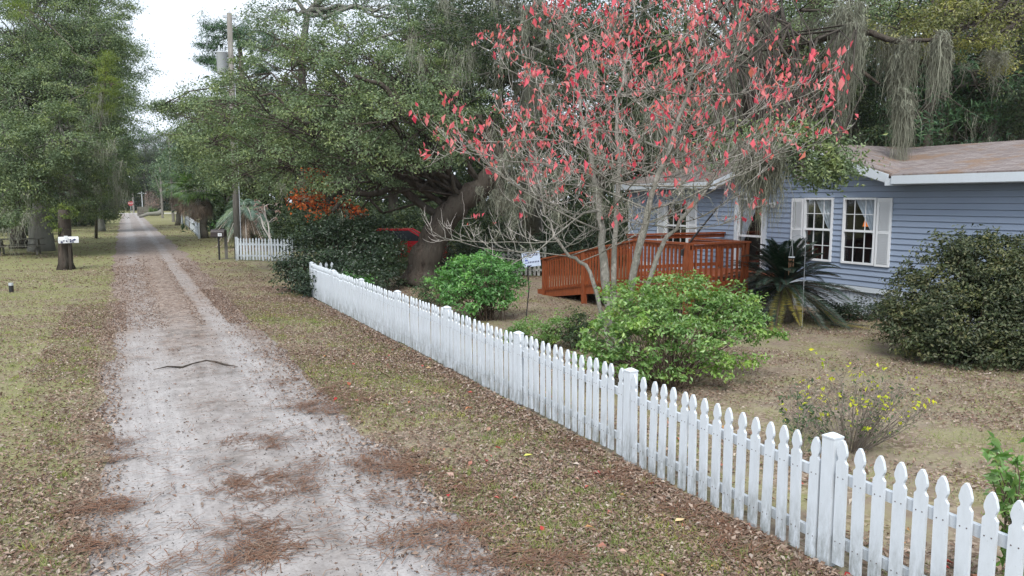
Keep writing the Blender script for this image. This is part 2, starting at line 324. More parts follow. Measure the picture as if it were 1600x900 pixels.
# ------------------------------------------------------------------ leaf and moss generators
def unit(a): return a / (np.linalg.norm(a, axis=-1, keepdims=True) + 1e-9)
def leaves(mb, C, nrm, size, aspect=.5, spread=.8, droop=0.0, m=0, jit=.35, fold=.12):
    """one folded quad per centre; nrm is the mean facing direction"""
    n = len(C)
    nn = unit(nrm + rng.normal(0, spread, (n, 3)))
    a = rng.normal(0, 1, (n, 3)); a[:, 2] -= droop * 2
    a = unit(a - nn * (a * nn).sum(1, keepdims=True)); b = np.cross(nn, a)
    Ls = (size * (1 + rng.normal(0, jit * .5, n)).clip(.5, 1.7))[:, None]; W = Ls * aspect
    p0 = C - a * Ls * .5
    V = np.stack([p0, p0 + a * Ls * .45 + b * W * .5 + nn * Ls * fold, p0 + a * Ls, p0 + a * Ls * .45 - b * W * .5 + nn * Ls * fold], 1).reshape(-1, 3)
    mb.add(V, np.arange(n * 4).reshape(n, 4), m)
def ball(n, lo=0.0):
    d = unit(rng.normal(0, 1, (n, 3))); return d * (lo + (1 - lo) * rng.random(n) ** .5)[:, None], d
def lobe_clusters(c, r, n, lo=.45, flat=1.0):
    p, d = ball(n, lo); r = np.broadcast_to(np.asarray(r, float), (3,))
    p = p * (1 + rng.normal(0, .13, (n, 1)))
    return np.asarray(c) + p * r, unit(d / r)
def cluster_leaves(mb, cc, dd, per, sig, size, aspect=.45, up=.5, spread=.6, m=0, droop=.15):
    n = len(cc); k = np.repeat(np.arange(n), per)
    s3 = np.array([sig, sig, sig * .5])
    off = rng.normal(0, 1, (n * per, 3)) * s3 * rng.uniform(.6, 1.3, n)[k][:, None]
    nr = unit(dd[k] * .8 + np.array([0, 0, up + .25]) + unit(off) * .35)
    leaves(mb, cc[k] + off, nr, size, aspect, spread, droop, m)
def moss_strands(mb, tops, length, per=26, sig=.12, wd=.0075, m=0, seg=7):
    """bunches of limp hanging threads below each top point"""
    n = len(tops); k = np.repeat(np.arange(n), per); T = n * per
    ln = np.broadcast_to(np.asarray(length, float), (n,))[k] * rng.uniform(.12, 1.0, T) ** 1.7
    p = tops[k] + rng.normal(0, 1, (T, 3)) * np.array([sig, sig, sig * .9]) * rng.uniform(.3, .9, n)[k][:, None]; ang = rng.uniform(0, math.pi, T)
    sd = np.stack([np.cos(ang), np.sin(ang), 0 * ang], 1)
    toc = (tops[k] - p) * np.array([1, 1, 0])
    rows = []
    drift = np.zeros((T, 3))
    for i in range(seg + 1):
        t = i / seg; wv = wd * rng.uniform(.5, 1.5, T)[:, None] * (1.15 - t * .95)
        drift = drift + rng.normal(0, .045, (T, 3)) * np.array([1, 1, 0])
        q = p + drift + toc * t * .55 - np.array([0, 0, 1.0]) * (ln * t)[:, None]
        rows.append((q - sd * wv, q + sd * wv))
    V = np.stack([x for r_ in rows for x in r_], 1).reshape(-1, 3); st = 2 * (seg + 1)
    o = np.arange(T)[:, None] * st
    mb.add(V, np.concatenate([o + np.array([2 * i, 2 * i + 1, 2 * i + 3, 2 * i + 2])[None, :] for i in range(seg)]), m)
def curve(a, b, n=6, wob=.12, sag=0.0):
    a, b = np.asarray(a, float), np.asarray(b, float); d = np.linalg.norm(b - a); t = np.linspace(0, 1, n)[:, None]
    p = a + (b - a) * t; w_ = rng.normal(0, wob * d, (n, 3)) * np.sin(t * math.pi) * .6
    p = p + w_; p[:, 2] += np.sin(t[:, 0] * math.pi) * sag * d; return p

def tree(name, label, cat, base_pt, trunk, r0, lobes, leafm, barkm, per=70, dens=9.0, sig=.3, size=.1, aspect=.45, moss=None, group=None, lo=.45, twigs=True, up=.5, r1=None, fork=None, limb_r=.10, leafname='crown'):
    """trunk: polyline of points; lobes: (centre, radii); moss: (tops, lengths, per, sig)"""
    t = thing(name, base_pt, label, cat, group)
    tb = MB(); P = np.asarray(trunk, float); n = len(P)
    rad = np.linspace(r0, r1 if r1 else r0 * .45, n); rad[0] = r0 * 1.35
    dense = []; dr = []
    for i in range(n - 1):
        for s_ in np.linspace(0, 1, 5)[:-1 if i < n - 2 else None]:
            dense.append(P[i] * (1 - s_) + P[i + 1] * s_); dr.append(rad[i] * (1 - s_) + rad[i + 1] * s_)
    dense = np.array(dense); dense[1:-1] = (dense[:-2] + dense[1:-1] * 2 + dense[2:]) / 4
    dense += rng.normal(0, r0 * .05, dense.shape)
    tb.tube(dense, np.array(dr) * (1 + rng.normal(0, .04, len(dr))), 14, squash=1 + rng.normal(0, .09, 14))
    lb, fo = MB(), MB()
    fk = P[-1] if fork is None else np.asarray(fork, float)
    for c, r in lobes:
        c = np.asarray(c, float); r3 = np.broadcast_to(np.asarray(r, float), (3,)); vol = float(np.mean(r3))
        j = min(range(n), key=lambda q: np.linalg.norm(P[q] - c) + (99 if q < n * .5 else 0)); st = P[j]
        limb = curve(st, c, 8, .10, .05); lr = np.linspace(limb_r * min(1.3, vol / 1.3), .025, 8); lb.tube(limb, lr, 7)
        nc = max(8 if vol < .5 and dens > 10 else 6, int(dens * vol * vol)); cc, dd = lobe_clusters(c, r3, nc, lo)
        cluster_leaves(fo, cc, dd, per, sig, size, aspect, up)
        if twigs:
            for q in cc[:: 1 if nc < 40 else 2]:
                s_ = limb[rng.integers(4, 8)]; lb.tube(curve(s_, q, 4, .1, .02), np.linspace(.022, .006, 4) * max(1, vol / 1.5), 4)
    tb.obj('trunk', barkm, t, base_pt, True); lb.obj('limbs', barkm, t, base_pt, True)
    fo.obj(leafname, leafm, t, base_pt)
    if moss is not None:
        for tops, ln, pr, sg in moss:
            mm = MB(); tops = np.asarray(tops, float)
            moss_strands(mm, tops, ln * rng.uniform(.3, 1.0, len(tops)), int(pr * 1.5), sg); tag(mm.obj('spanish_moss', M['moss'], t, base_pt), kind='stuff')
    return t
def LB(px, py, d, r, rz=None): return (at(px, py, d), (r, r, rz if rz else r * .75))
def G3(px, py): return g(px, py)

# ================================================================== THE SETTING
def sheet(name, xs, ys, zf, material):
    XX, YY = np.meshgrid(xs, ys); V = np.stack([XX, YY, zf(XX, YY)], -1).reshape(-1, 3); nx = len(xs)
    i = np.arange(len(ys) - 1)[:, None] * nx; j = np.arange(nx - 1)[None, :]
    mb = MB(); mb.add(V, np.stack([i + j, i + j + 1, i + nx + j + 1, i + nx + j], -1).reshape(-1, 4))
    return tag(mb.obj(name, material, smooth=True), kind='structure')
xs = np.concatenate([np.linspace(-400, -30, 6)[:-1], np.linspace(-30, 40, 36), np.linspace(40, 400, 6)[1:]])
ys = np.concatenate([np.linspace(-60, 0, 5)[:-1], np.linspace(0, 60, 40), np.linspace(60, 900, 12)[1:]])
sheet('ground', xs, ys, lambda x, y: 0 * x, M['ground'])
def edge_noise(y, k): return .05 * np.sin(y * .9 + k) + .035 * np.sin(y * 2.3 + 2 * k) + rng.normal(0, .03)
ys = np.concatenate([np.linspace(-6, 40, 231), np.linspace(40, 172, 60)[1:]])
mb = MB(); V = []
for y in ys:
    cx = .05 * math.sin(y * .05); xl = -.38 - .25 * min(1, max(0, (y - 20) / 15)) + edge_noise(y, 0) * 1.3 + cx; xr = 2.28 + .2 * min(1, max(0, (y - 20) / 15)) + edge_noise(y, 2) * 1.5 + cx + max(0, (5 - y) * .02)
    for t in np.linspace(0, 1, 14):
        x = xl + (xr - xl) * t
        hz = .004 + .03 * math.exp(-((x - .95) / .35) ** 2) * (1 if y > 2 else .5)
        V.append((x, y, hz if 0 < t < 1 else .003))
n = len(ys); i = np.arange(n - 1)[:, None] * 14; j = np.arange(13)[None, :]
mb.add(V, np.stack([i + j, i + j + 1, i + 15 + j, i + 14 + j], -1).reshape(-1, 4))
tag(mb.obj('dirt_road', M['road'], smooth=True), kind='structure')
mb = MB(); mb.add([(-60, 168, .004), (60, 168, .004), (60, 176, .004), (-60, 176, .004)], np.array([[0, 1, 2, 3]]))
ms_ = mat('pale_cross_road', (.5, .49, .48), .9); tag(mb.obj('cross_street', ms_), kind='structure')

# ------------------------------------------------------------------ front picket fence
FX = 4.36; PH_ = .90
def picket_poly(wd=.086, h=PH_):
    w_ = wd / 2
    pr = [(w_, 0), (w_, h - .165), (w_ * .62, h - .145), (w_ * .62, h - .132), (w_ * .9, h - .105), (w_ * .92, h - .085), (w_ * .62, h - .035), (w_ * .18, h - .004)]
    return pr + [(-a, b) for a, b in pr[::-1]]
fence = thing('picket_fence', (FX, 10, 0), 'long white picket fence with gothic pickets between the road verge and the yard', 'fence')
pk = MB(); pk.prism(picket_poly(), 'x', -.011, .011)
for z in (.165, .63):
    for dy in (-.02, .022): pk.box((-.0118, dy, z), (.002, .007, .007), 1)
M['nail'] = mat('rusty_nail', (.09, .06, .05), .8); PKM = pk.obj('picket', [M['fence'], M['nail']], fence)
first = True; far = MB(); cnt = 0; posts = [1.26 + 2.44 * k for k in range(9)]
for k, yp in enumerate(posts):
    pb = MB(); hh = .925 + rng.normal(0, .008)
    pb.box((FX + .032, yp, hh / 2), (.10, .10, hh)); pb.box((FX + .032, yp, hh + .006), (.106, .106, .012)); pb.box((FX + .032, yp, hh + .022), (.1, .1, .02), taper=.35)
    pb.obj('post', M['fence'], fence, (FX, 10, 0))
    if k == len(posts) - 1: break
    rb = MB(); zt = rng.normal(0, .008)
    for z in (.20, .665): rb.box((FX + .034, yp + 1.22, z + zt), (.034, 2.335, .075))
    rb.obj('rail', M['fence'], fence, (FX, 10, 0))
    for q in range(16):
        y = yp + .052 + .146 * (q + .5) + rng.normal(0, .004); z = .035 + zt + rng.normal(0, .006); tl = rng.normal(0, .014)
        if cnt < 100:
            o = PKM if first else PKM.copy()
            if not first: COL.objects.link(o); o.parent = fence
            first = False; o.location = (-.006, y - 10, z); o.rotation_euler = (tl, rng.normal(0, .006), 0); cnt += 1
        else:
            P_ = [(a + y, b + z) for a, b in picket_poly()]; far.prism(P_, 'x', FX - .017, FX + .005)
yc = posts[-1]                                                       # the fence turns the corner under the dark shrub
for q in range(4): far.prism([(a + FX + .152 * (q + .8), b + .035) for a, b in picket_poly()], 'y', yc - .017, yc + .005)
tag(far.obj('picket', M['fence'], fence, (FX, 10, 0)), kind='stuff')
cr = MB(); cr.box((FX + .4, yc + .034, .2), (.65, .034, .075)); cr.box((FX + .4, yc + .034, .665), (.65, .034, .075)); cr.obj('rail', M['fence'], fence, (FX, 10, 0))

def short_fence(name, label, a, b, h=.9, posts_at=(0, 1), mt='fence', lean=0.0):
    a, b = np.asarray(a, float), np.asarray(b, float); ln = np.linalg.norm(b - a); d = (b - a) / ln; nx_ = np.array([-d[1], d[0], 0])
    t = thing(name, a, label, 'fence'); n = int(ln / .152); ang = math.atan2(d[1], d[0]); pm = MB(); pm.prism(picket_poly(.088, h), 'y', -.011, .011)
    p0 = pm.obj('picket', M[mt], t)
    for q in range(n):
        o = p0 if q == 0 else p0.copy()
        if q: COL.objects.link(o); o.parent = t
        c = d * .152 * (q + .5); o.location = (c[0], c[1], .03 + rng.normal(0, .012)); o.rotation_euler = (0, rng.normal(0, .015), ang)
    rb = MB()
    for z in (.22, h - .24): rb.beam(a + nx_ * .03 + [0, 0, z], b + nx_ * .03 + [0, 0, z], .034, .075)
    rb.obj('rail', M[mt], t, a)
    for s_ in posts_at:
        pb = MB(); c = a + d * ln * s_ + nx_ * .02; pb.box((c[0], c[1], h * .54), (.1, .1, h * 1.08)); pb.obj('post', M[mt], t, a)
    return t
short_fence('picket_fence', 'short white picket fence facing the camera beside the wooden utility pole', g(370, 407), g(456, 409), .95, (0, 1))
short_fence('picket_fence', 'white picket fence seen end-on beside the far palms', g(312, 373), g(290, 351), 1.0, (0, .5, 1))
short_fence('picket_fence', 'lone white fence stub by the far shaggy palm', g(286, 351), g(279, 348), 1.3, (0, 1))
short_fence('picket_fence', 'gray weathered picket fence behind the blue yard sign', g(772, 430), g(850, 432), .95, (0, 1), 'old_fence')

# ------------------------------------------------------------------ the house
WX = 14.8; Y0, Y1 = 1.0, 20.9; EZ = 3.10; HO = (WX, 11, 0)
house = thing('mobile_home', HO, 'low blue-gray vinyl sided house with a front gable and brown shingle roof', 'house')
wins = [(11.59, 12.46, 1.16, 2.66), (12.75, 13.6, 1.16, 2.66), (17.95, 18.98, 1.16, 2.535), (14.95, 15.86, .66, 2.66)]
sd = MB(); cz = .66; ch = .125
def course(y0, y1, z):                                               # one lapped board
    V = [(WX, y0, z + ch), (WX, y1, z + ch), (WX - .022, y1, z + .012), (WX - .022, y0, z + .012), (WX, y0, z), (WX, y1, z)]
    sd.add(V, np.array([[0, 1, 2, 3], [3, 2, 5, 4]]))
GY0, GY1, GYP = 11.15, 16.4, 13.78
z = cz
while z < 3.85:
    if z < EZ: spans = [(Y0, Y1)]
    else:
        f_ = (z + ch - EZ) / (3.86 - EZ); spans = [(GY0 + (GYP - GY0) * f_, GY1 - (GY1 - GYP) * f_)] if f_ < 1 else []
    for (a, b, zl, zh) in wins:
        ns = []
        for (s0, s1) in spans:
            if z + ch > zl + .02 and z < zh - .02 and a < s1 and b > s0: ns += [(s0, a), (b, s1)]
            else: ns.append((s0, s1))
        spans = ns
    for s0, s1 in spans: course(s0, s1, z)
    z += ch
sd.obj('siding', M['siding'], house, HO)
wb = MB()                                                            # the other three walls
wb.box((WX + 8.0, (Y0 + Y1) / 2, 1.82), (.1, Y1 - Y0, 2.32)); wb.box((WX + 4.05, Y0 + .05, 1.82), (7.9, .1, 2.32)); wb.box((WX + 4.05, Y1 - .05, 1.82), (7.9, .1, 2.32))
wb.prism([(WX + .15, 2.98), (WX + 7.9, 2.98), (WX + 7.9, 3.08), (WX + 4.0, 3.86), (WX + .15, 3.12)], 'y', Y0 + .01, Y0 + .09); wb.prism([(WX + .15, 2.98), (WX + 7.9, 2.98), (WX + 7.9, 3.08), (WX + 4.0, 3.86), (WX + .15, 3.12)], 'y', Y1 - .09, Y1 - .01)
wb.obj('wall', M['siding'], house, HO)
sk = MB(); y = Y0
while y < Y1:                                                        # ribbed skirting
    sk.box((WX + .03, y + .04, .27), (.02, .075, .54)); sk.box((WX + .045, y + .09, .27), (.02, .03, .54)); y += .105
sk.box((WX + 8.0, (Y0 + Y1) / 2, .3), (.06, Y1 - Y0, .6)); sk.box((WX + 4, Y0 + .06, .3), (7.8, .05, .6)); sk.box((WX + 4, Y1 - .06, .3), (7.8, .05, .6))
sk.obj('skirting', M['skirt'], house, HO)
bd = MB(); bd.box((WX - .012, (Y0 + Y1) / 2, .60), (.03, Y1 - Y0, .11)); bd.box((WX - .012, Y1 + .005, 1.82), (.05, .06, 2.3)); bd.obj('trim_band', M['trim'], house, HO)
rf = MB()                                                            # main roof, ridge along the road direction
sl = [(WX - .42, 3.06), (WX + 4.0, 3.91), (WX + 8.42, 3.06), (WX + 8.42, 3.14), (WX + 4.0, 4.0), (WX - .42, 3.14)]
for (a, b) in ((Y0 - .3, GY0 - .12), (GY1 + .12, Y1 + .3)): rf.prism(sl, 'y', a, b)
sl2 = [(WX + .05, 3.13), (WX + 4.0, 3.91), (WX + 8.42, 3.06), (WX + 8.42, 3.14), (WX + 4.0, 4.0), (WX + .05, 3.21)]
rf.prism(sl2, 'y', GY0 - .117, GY1 + .117)
for sgn, ye in ((1, GY0 - .12), (-1, GY1 + .12)):                    # gable roof planes running back into the main roof
    pk_ = GYP; k0 = EZ - .02
    V = []
    for x in (WX - .32, WX + 3.6):
        V += [(x, ye, k0), (x, pk_, 3.90), (x, pk_, 3.99), (x, ye, k0 + .09)]
    rf.add(V, np.array([[0, 1, 2, 3], [7, 6, 5, 4], [3, 2, 6, 7], [1, 0, 4, 5], [0, 3, 7, 4], [2, 1, 5, 6]]))
roof = rf.obj('roof', M['shingle'], house, HO)
fa = MB()
for a, b in ((Y0 - .3, GY0 - .2), (GY1 + .2, Y1 + .3)):
    fa.box((WX - .435, (a + b) / 2, 3.025), (.03, b - a, .17)); fa.box((WX - .2, (a + b) / 2, 2.935), (.44, b - a, .02))
for ye in (GY0 - .14, GY1 + .14):
    fa.beam((WX - .335, ye, 3.025), (WX - .335, GYP, 3.86), .03, .18); fa.beam((WX - .15, ye, 2.92), (WX - .15, GYP, 3.75), .34, .02)
    s_ = 1 if ye < GYP else -1
    fa.box((WX - .22, ye - .0, 3.005), (.40, .22, .19))
fa.obj('fascia', M['trim'], house, HO)
vt = MB(); oc = [(GYP + .26 * math.cos(R(22.5 + 45 * k)), 3.33 + .26 * math.sin(R(22.5 + 45 * k))) for k in range(8)]
vt.prism(oc, 'x', WX - .045, WX - .005)
for k in range(6): vt.box((WX - .052, GYP, 3.15 + k * .07), (.03, .38, .02))
vt.obj('gable_vent', mat('vent_almond', (.55, .53, .5), .6), house, HO)
def window(ya, yb, za, zb, cols=3, curt=1, lamp=False, name='window'):
    fr_ = MB(); t = .045; x = WX - .02
    for (c, s_) in (((x, (ya + yb) / 2, za + t / 2), (.06, yb - ya, t)), ((x, (ya + yb) / 2, zb - t / 2), (.06, yb - ya, t)), ((x, ya + t / 2, (za + zb) / 2), (.06, t, zb - za - 2 * t)), ((x, yb - t / 2, (za + zb) / 2), (.06, t, zb - za - 2 * t)), ((x, (ya + yb) / 2, (za + zb) / 2), (.05, yb - ya - 2 * t, .05))): fr_.box(c, s_)
    fo_ = fr_.obj(name, M['white'], house, HO)
    mu = MB(); w_ = yb - ya; hh = (zb - za) / 2
    for k in range(1, cols): mu.box((x + .012, ya + w_ * k / cols, (za + zb) / 2), (.014, .015, zb - za - .1))
    if cols > 1:
        for k in (0, 1): mu.box((x + .013, (ya + yb) / 2, za + hh * (k + .5)), (.014, w_ - .1, .015))
        mu.obj('muntin', M['white'], fo_, (0, 0, 0))
    gp = MB(); gp.add([(x + .025, ya + .02, za + .02), (x + .025, yb - .02, za + .02), (x + .025, yb - .02, zb - .02), (x + .025, ya + .02, zb - .02)], np.array([[0, 1, 2, 3]]))
    gp.obj('pane', M['glass'], fo_)
    bx = MB(); bx.box((x + .60, (ya + yb) / 2, (za + zb) / 2), (.02, w_ + .24, zb - za + .18)); bx.box((x + .325, ya - .13, (za + zb) / 2), (.55, .02, zb - za + .18)); bx.box((x + .325, yb + .13, (za + zb) / 2), (.55, .02, zb - za + .18)); bx.box((x + .325, (ya + yb) / 2, zb + .1), (.55, w_ + .24, .02)); bx.box((x + .325, (ya + yb) / 2, za - .1), (.55, w_ + .24, .02))
    bx.obj('room', M['dark_room'], fo_)
    if curt:
        cu = MB(); nn = 40
        for side in ((1, -1) if curt == 2 else (curt,)):             # tied-back sheer curtain: wide at the top, gathered at one side
            V = []
            for zz in np.linspace(0, 1, 10):
                wd = w_ * (.10 + .62 * max(0, (zz - .42)) / .58) if zz > .42 else w_ * (.10 + .06 * (.42 - zz) / .42)
                for k in range(nn):
                    s_ = k / (nn - 1); yy = (ya + .03 + wd * s_) if side > 0 else (yb - .03 - wd * s_)
                    V.append((x + .10 + .022 * math.sin(s_ * 30 + zz), yy, za + (zb - za) * zz))
            i = np.arange(9)[:, None] * nn; j = np.arange(nn - 1)[None, :]; cu.add(V, np.stack([i + j, i + j + 1, i + nn + j + 1, i + nn + j], -1).reshape(-1, 4))
        cu.obj('curtain', M['curtain'], fo_, smooth=True)
    if lamp:
        lm = MB(); c = (x + .3, ya + .42, za + .95); lm.lathe(c, [(.13, -.1), (.07, .12)], 16); lm.obj('lamp_shade', M['lamp'], fo_)
    for ch_ in fo_.children:                                         # sub-parts were modelled in world metres
        ch_.location = (-HO[0], -HO[1], -HO[2])
    return fo_
window(*wins[0], curt=1, lamp=True); window(*wins[1], curt=1); window(*wins[2], curt=0)
door = window(*wins[3], cols=1, curt=-1, name='door')
dk = MB(); dk.tube([(WX - .06, 15.75, 1.65), (WX - .1, 15.75, 1.65), (WX - .1, 15.75, 1.75), (WX - .06, 15.75, 1.75)], .01, 6); dk_ = dk.obj('handle', M['gray_metal'], door); dk_.location = (-HO[0], -HO[1], 0)
dt = MB()
for ya in (14.88, 15.93): dt.box((WX - .03, ya, 1.7), (.05, .12, 2.1))
dt.box((WX - .03, 15.405, 2.78), (.05, 1.17, .12)); dt.obj('door_trim', M['trim'], house, HO)
for ya, yb, za, zb in ((11.2, 11.565, 1.15, 2.65), (13.625, 14.0, 1.15, 2.65), (17.55, 17.92, 1.2, 2.55), (19.01, 19.38, 1.2, 2.55)):
    sh = MB(); x = WX - .03; t = .05; w_ = yb - ya
    for yy in (ya + t / 2, yb - t / 2): sh.box((x, yy, (za + zb) / 2), (.035, t, zb - za))
    for zz, hh in ((za + t / 2, t), ((za + zb) / 2, .07), (zb - t * .9, t * 1.8)): sh.box((x + .001, (ya + yb) / 2, zz), (.033, w_ - 2 * t, hh))
    sh.box((x + .008, (ya + yb) / 2, (za + zb) / 2), (.012, w_ - .09, zb - za - .06))
    zz = za + .08
    while zz < zb - .1:
        sh.box((x - .004, (ya + yb) / 2, zz), (.03, w_ - 2 * t - .004, .007)); zz += .036
    sh.obj('shutter', M['white'], house, HO)
li = MB(); li.lathe((WX - .04, 14.6, 2.52), [(.0, -.04), (.06, -.04), (.06, .04), (.0, .04)], 12)
for dy in (-.1, .1): li.tube([(WX - .05, 14.6, 2.52), (WX - .12, 14.6 + dy, 2.50), (WX - .22, 14.6 + dy * 1.5, 2.46)], [.02, .04, .055], 10)
li.obj('porch_light', M['white'], house, HO)

# ------------------------------------------------------------------ stained timber ramp and deck
DX = 10.25; DO = (DX, 14, 0); DZ = .75
dkt = thing('wooden_ramp', DO, 'red-brown stained wooden ramp and deck with baluster railing in front of the house', 'ramp')
RY0, RY1, DYE = 18.5, 14.2, 12.4
def rz(y): return .02 + (DZ - .02) * min(1, max(0, (RY0 - y) / (RY0 - RY1)))
fl = MB()
fl.prism([(RY0, -.02), (RY0, .03), (RY1, DZ), (RY1, DZ - .06)], 'x', DX + .06, DX + 1.3); fl.box((DX + .82, (RY1 + DYE) / 2, DZ - .03), (1.54, RY1 - DYE - .004, .06)); fl.box((DX + 2.95, 15.3, DZ - .031), (3.15, 2.18, .06)); fl.obj('floor', M['deck'], dkt, DO)
sb = MB(); sb.beam((DX + .02, RY0 + .35, -.0), (DX + .02, RY1, DZ - .06), .04, .24); sb.box((DX + .02, (RY1 + DYE) / 2, DZ - .12), (.04, RY1 - DYE, .24)); sb.box((DX + .82, DYE + .02, DZ - .12), (1.54, .04, .24)); sb.obj('skirt_board', M['deck'], dkt, DO)
for (x, y) in ((DX, 18.45), (DX, 16.4), (DX, RY1), (DX, DYE), (DX + 1.55, DYE), (DX + 1.55, 14.2), (DX + 1.35, 16.4), (DX + 4.4, 16.4), (DX + 1.35, 18.4)):
    b_ = MB(); b_.box((x, y, (rz(y) + .95) / 2), (.09 if abs(y - DYE) > .01 or x > DX else .14, .14 if x == DX else .09, rz(y) + .95)); b_.obj('post', M['deck'], dkt, DO)
rl = MB()
def rail(a, b): 
    for dz, wd, ht in ((.965, .14, .04), (.89, .04, .09), (.11, .04, .09)): rl.beam((*a[:2], a[2] + dz), (*b[:2], b[2] + dz), wd, ht)
rail((DX, RY0 + .08, rz(RY0)), (DX, RY1 - .03, DZ)); rail((DX, RY1 - .04, DZ), (DX, DYE - .07, DZ)); rail((DX + .072, DYE, DZ + .002), (DX + 1.62, DYE, DZ + .002)); rail((DX + 1.55, DYE + .072, DZ), (DX + 1.55, 14.12, DZ)); rail((DX + 1.3, 16.4, DZ), (WX - .03, 16.4, DZ)); rail((DX + 1.35, 18.4, .02), (DX + 1.35, 16.4, rz(16.4)))
rl.obj('rail', M['deck'], dkt, DO)
bl = MB(); bl.box((0, 0, .5), (.036, .045, .78)); B0 = bl.obj('baluster', M['deck'], dkt); spots_ = []
y = RY0 - .18
while y > DYE + .1: spots_.append((DX - .03, y, rz(y))); y -= .132
x = DX + .16
while x < DX + 1.45: spots_.append((x, DYE - .03, DZ)); x += .14
for k, (x, y, z_) in enumerate(spots_):
    o = B0 if k == 0 else B0.copy()
    if k: COL.objects.link(o); o.parent = dkt
    o.location = (x - DX, y - 14, z_)
fp = MB(); a = np.array((DX - .09, DYE + .1, 1.55)); b = np.array(at(1120, 326, 15.4)); fp.tube([a, (a + b) / 2, b], [.022, .02, .016], 8); fp.lathe(b, [(0, -.02), (.03, 0), (0, .03)], 8); fp.box(a + [0.02, 0, -.02], (.06, .07, .12))
tag(fp.obj('flagpole', M['black']), 'bare black flagpole leaning up from the deck corner post', 'flagpole')

# ================================================================== TREES
def trunk_px(pts, depth0, depth1=None):
    """trunk polyline: first point on the ground, the others on sight lines at a blended distance"""
    b = g(*pts[0]); d0 = depth_of(b) if depth0 is None else depth0; d1 = d0 if depth1 is None else depth1; n = len(pts)
    out = [b - np.array([0, 0, .15])] + [at(x, y, d0 + (d1 - d0) * k / (n - 1)) for k, (x, y) in enumerate(pts) if k]
    return b, np.array(out)
def hang(px0, px1, py, d, n, jit=.5, dy=14):                          # hanging points for moss along a stretch
    return np.array([at(px0 + (px1 - px0) * rng.random(), py + rng.normal(0, dy), d + rng.normal(0, jit)) for _ in range(n)])

# the live oak that leans over the fence
b, P = trunk_px([(655, 446), (660, 420), (676, 375), (698, 338), (724, 312), (752, 290), (785, 255)], None, 23.5)
D = depth_of(b)
lobes = [LB(*k) for k in [
    (330, 225, 26, 1.5), (300, 190, 29, 1.1), (375, 165, 25, 1.7), (390, 250, 23.5, 1.5), (455, 110, 25, 1.6), (450, 200, 22.5, 1.5), (465, 255, 23, 1.2), (520, 150, 22, 1.5),
    (530, 90, 26, 1.7), (545, 240, 21.5, 1.3), (600, 190, 21, 1.5), (590, 110, 24, 1.7), (660, 120, 24, 1.6), (655, 205, 21.5, 1.4), (600, 245, 21.5, 1.0), (700, 170, 22.5, 1.4),
    (695, 212, 22.5, 1.1), (430, 60, 28, 1.4), (520, 285, 21.5, .7), (760, 200, 25, 1.5), (770, 215, 26, 1.0), (510, 215, 26, 2.0), (640, 60, 27, 1.6), (345, 280, 27, 1.0), (600, 240, 26, 2.0), (420, 295, 26, .9), (365, 215, 29, 1.2), (372, 255, 29, 1.0), (360, 175, 30, 1.0), (380, 140, 30, .9), (268, 172, 30, .32), (285, 168, 30, .4), (250, 165, 30, .22), (300, 165, 30, .5)]]
mossy = [(hang(745, 800, 300, 24.5, 12, .8), 1.6, 22, .14), (hang(380, 600, 285, 23, 14, 1), .7, 14, .10)]
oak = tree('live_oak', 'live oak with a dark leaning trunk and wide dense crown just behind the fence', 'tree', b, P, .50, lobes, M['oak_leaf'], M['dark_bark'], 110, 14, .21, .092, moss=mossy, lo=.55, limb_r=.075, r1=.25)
# the heavy visible limbs
for pts, ds, r in (([(690, 340), (655, 318), (620, 290), (585, 305), (545, 300), (520, 330)], (D, 22.5), .13), ([(700, 325), (665, 300), (640, 285), (600, 262), (560, 245)], (D, 22), .10),
                   ([(665, 215), (625, 170), (598, 130), (575, 128), (555, 118)], (22.3, 21.2), .10), ([(725, 305), (665, 215)], (D, 22.3), .13), ([(700, 325), (730, 300), (800, 270)], (D, 25), .12), ([(480, 195), (455, 180), (430, 145), (405, 150)], (22, 21.5), .06), ([(705, 330), (712, 290), (700, 262)], (D, 23), .10)):
    q = np.array([at(x, y, ds[0] + (ds[1] - ds[0]) * k / (len(pts) - 1)) for k, (x, y) in enumerate(pts)])
    if len(q) > 2:
        q = np.concatenate([q[:1], np.repeat(q[:-1], 2, 0) * np.tile([[.75], [.25]], (len(q) - 1, 1)) + np.repeat(q[1:], 2, 0) * np.tile([[.25], [.75]], (len(q) - 1, 1)), q[-1:]])
    lm = MB(); lm.tube(q, np.linspace(r, r * .45, len(q)), 9); lm.obj('limb', M['dark_bark'], oak, b, True)

# red and orange young maple under the oak's left side
b = g(500, 440); mp_l = [LB(475, 300, 24.2, .42), LB(500, 285, 24.5, .45), LB(515, 320, 24.6, .5), LB(545, 322, 24.4, .4), LB(490, 325, 24.2, .4), LB(470, 315, 24, .3), LB(560, 335, 24.4, .3), (at(492, 268, 24.5), (.2, .2, .15))]
tree('young_maple', 'small maple with orange-red autumn leaves above the dark shrub', 'tree', b, [b, at(508, 380, 24.6), at(512, 335, 24.6)], .035, mp_l, M['orange_leaf'], M['dark_bark'], 18, 34, .14, .10, .7, limb_r=.02)

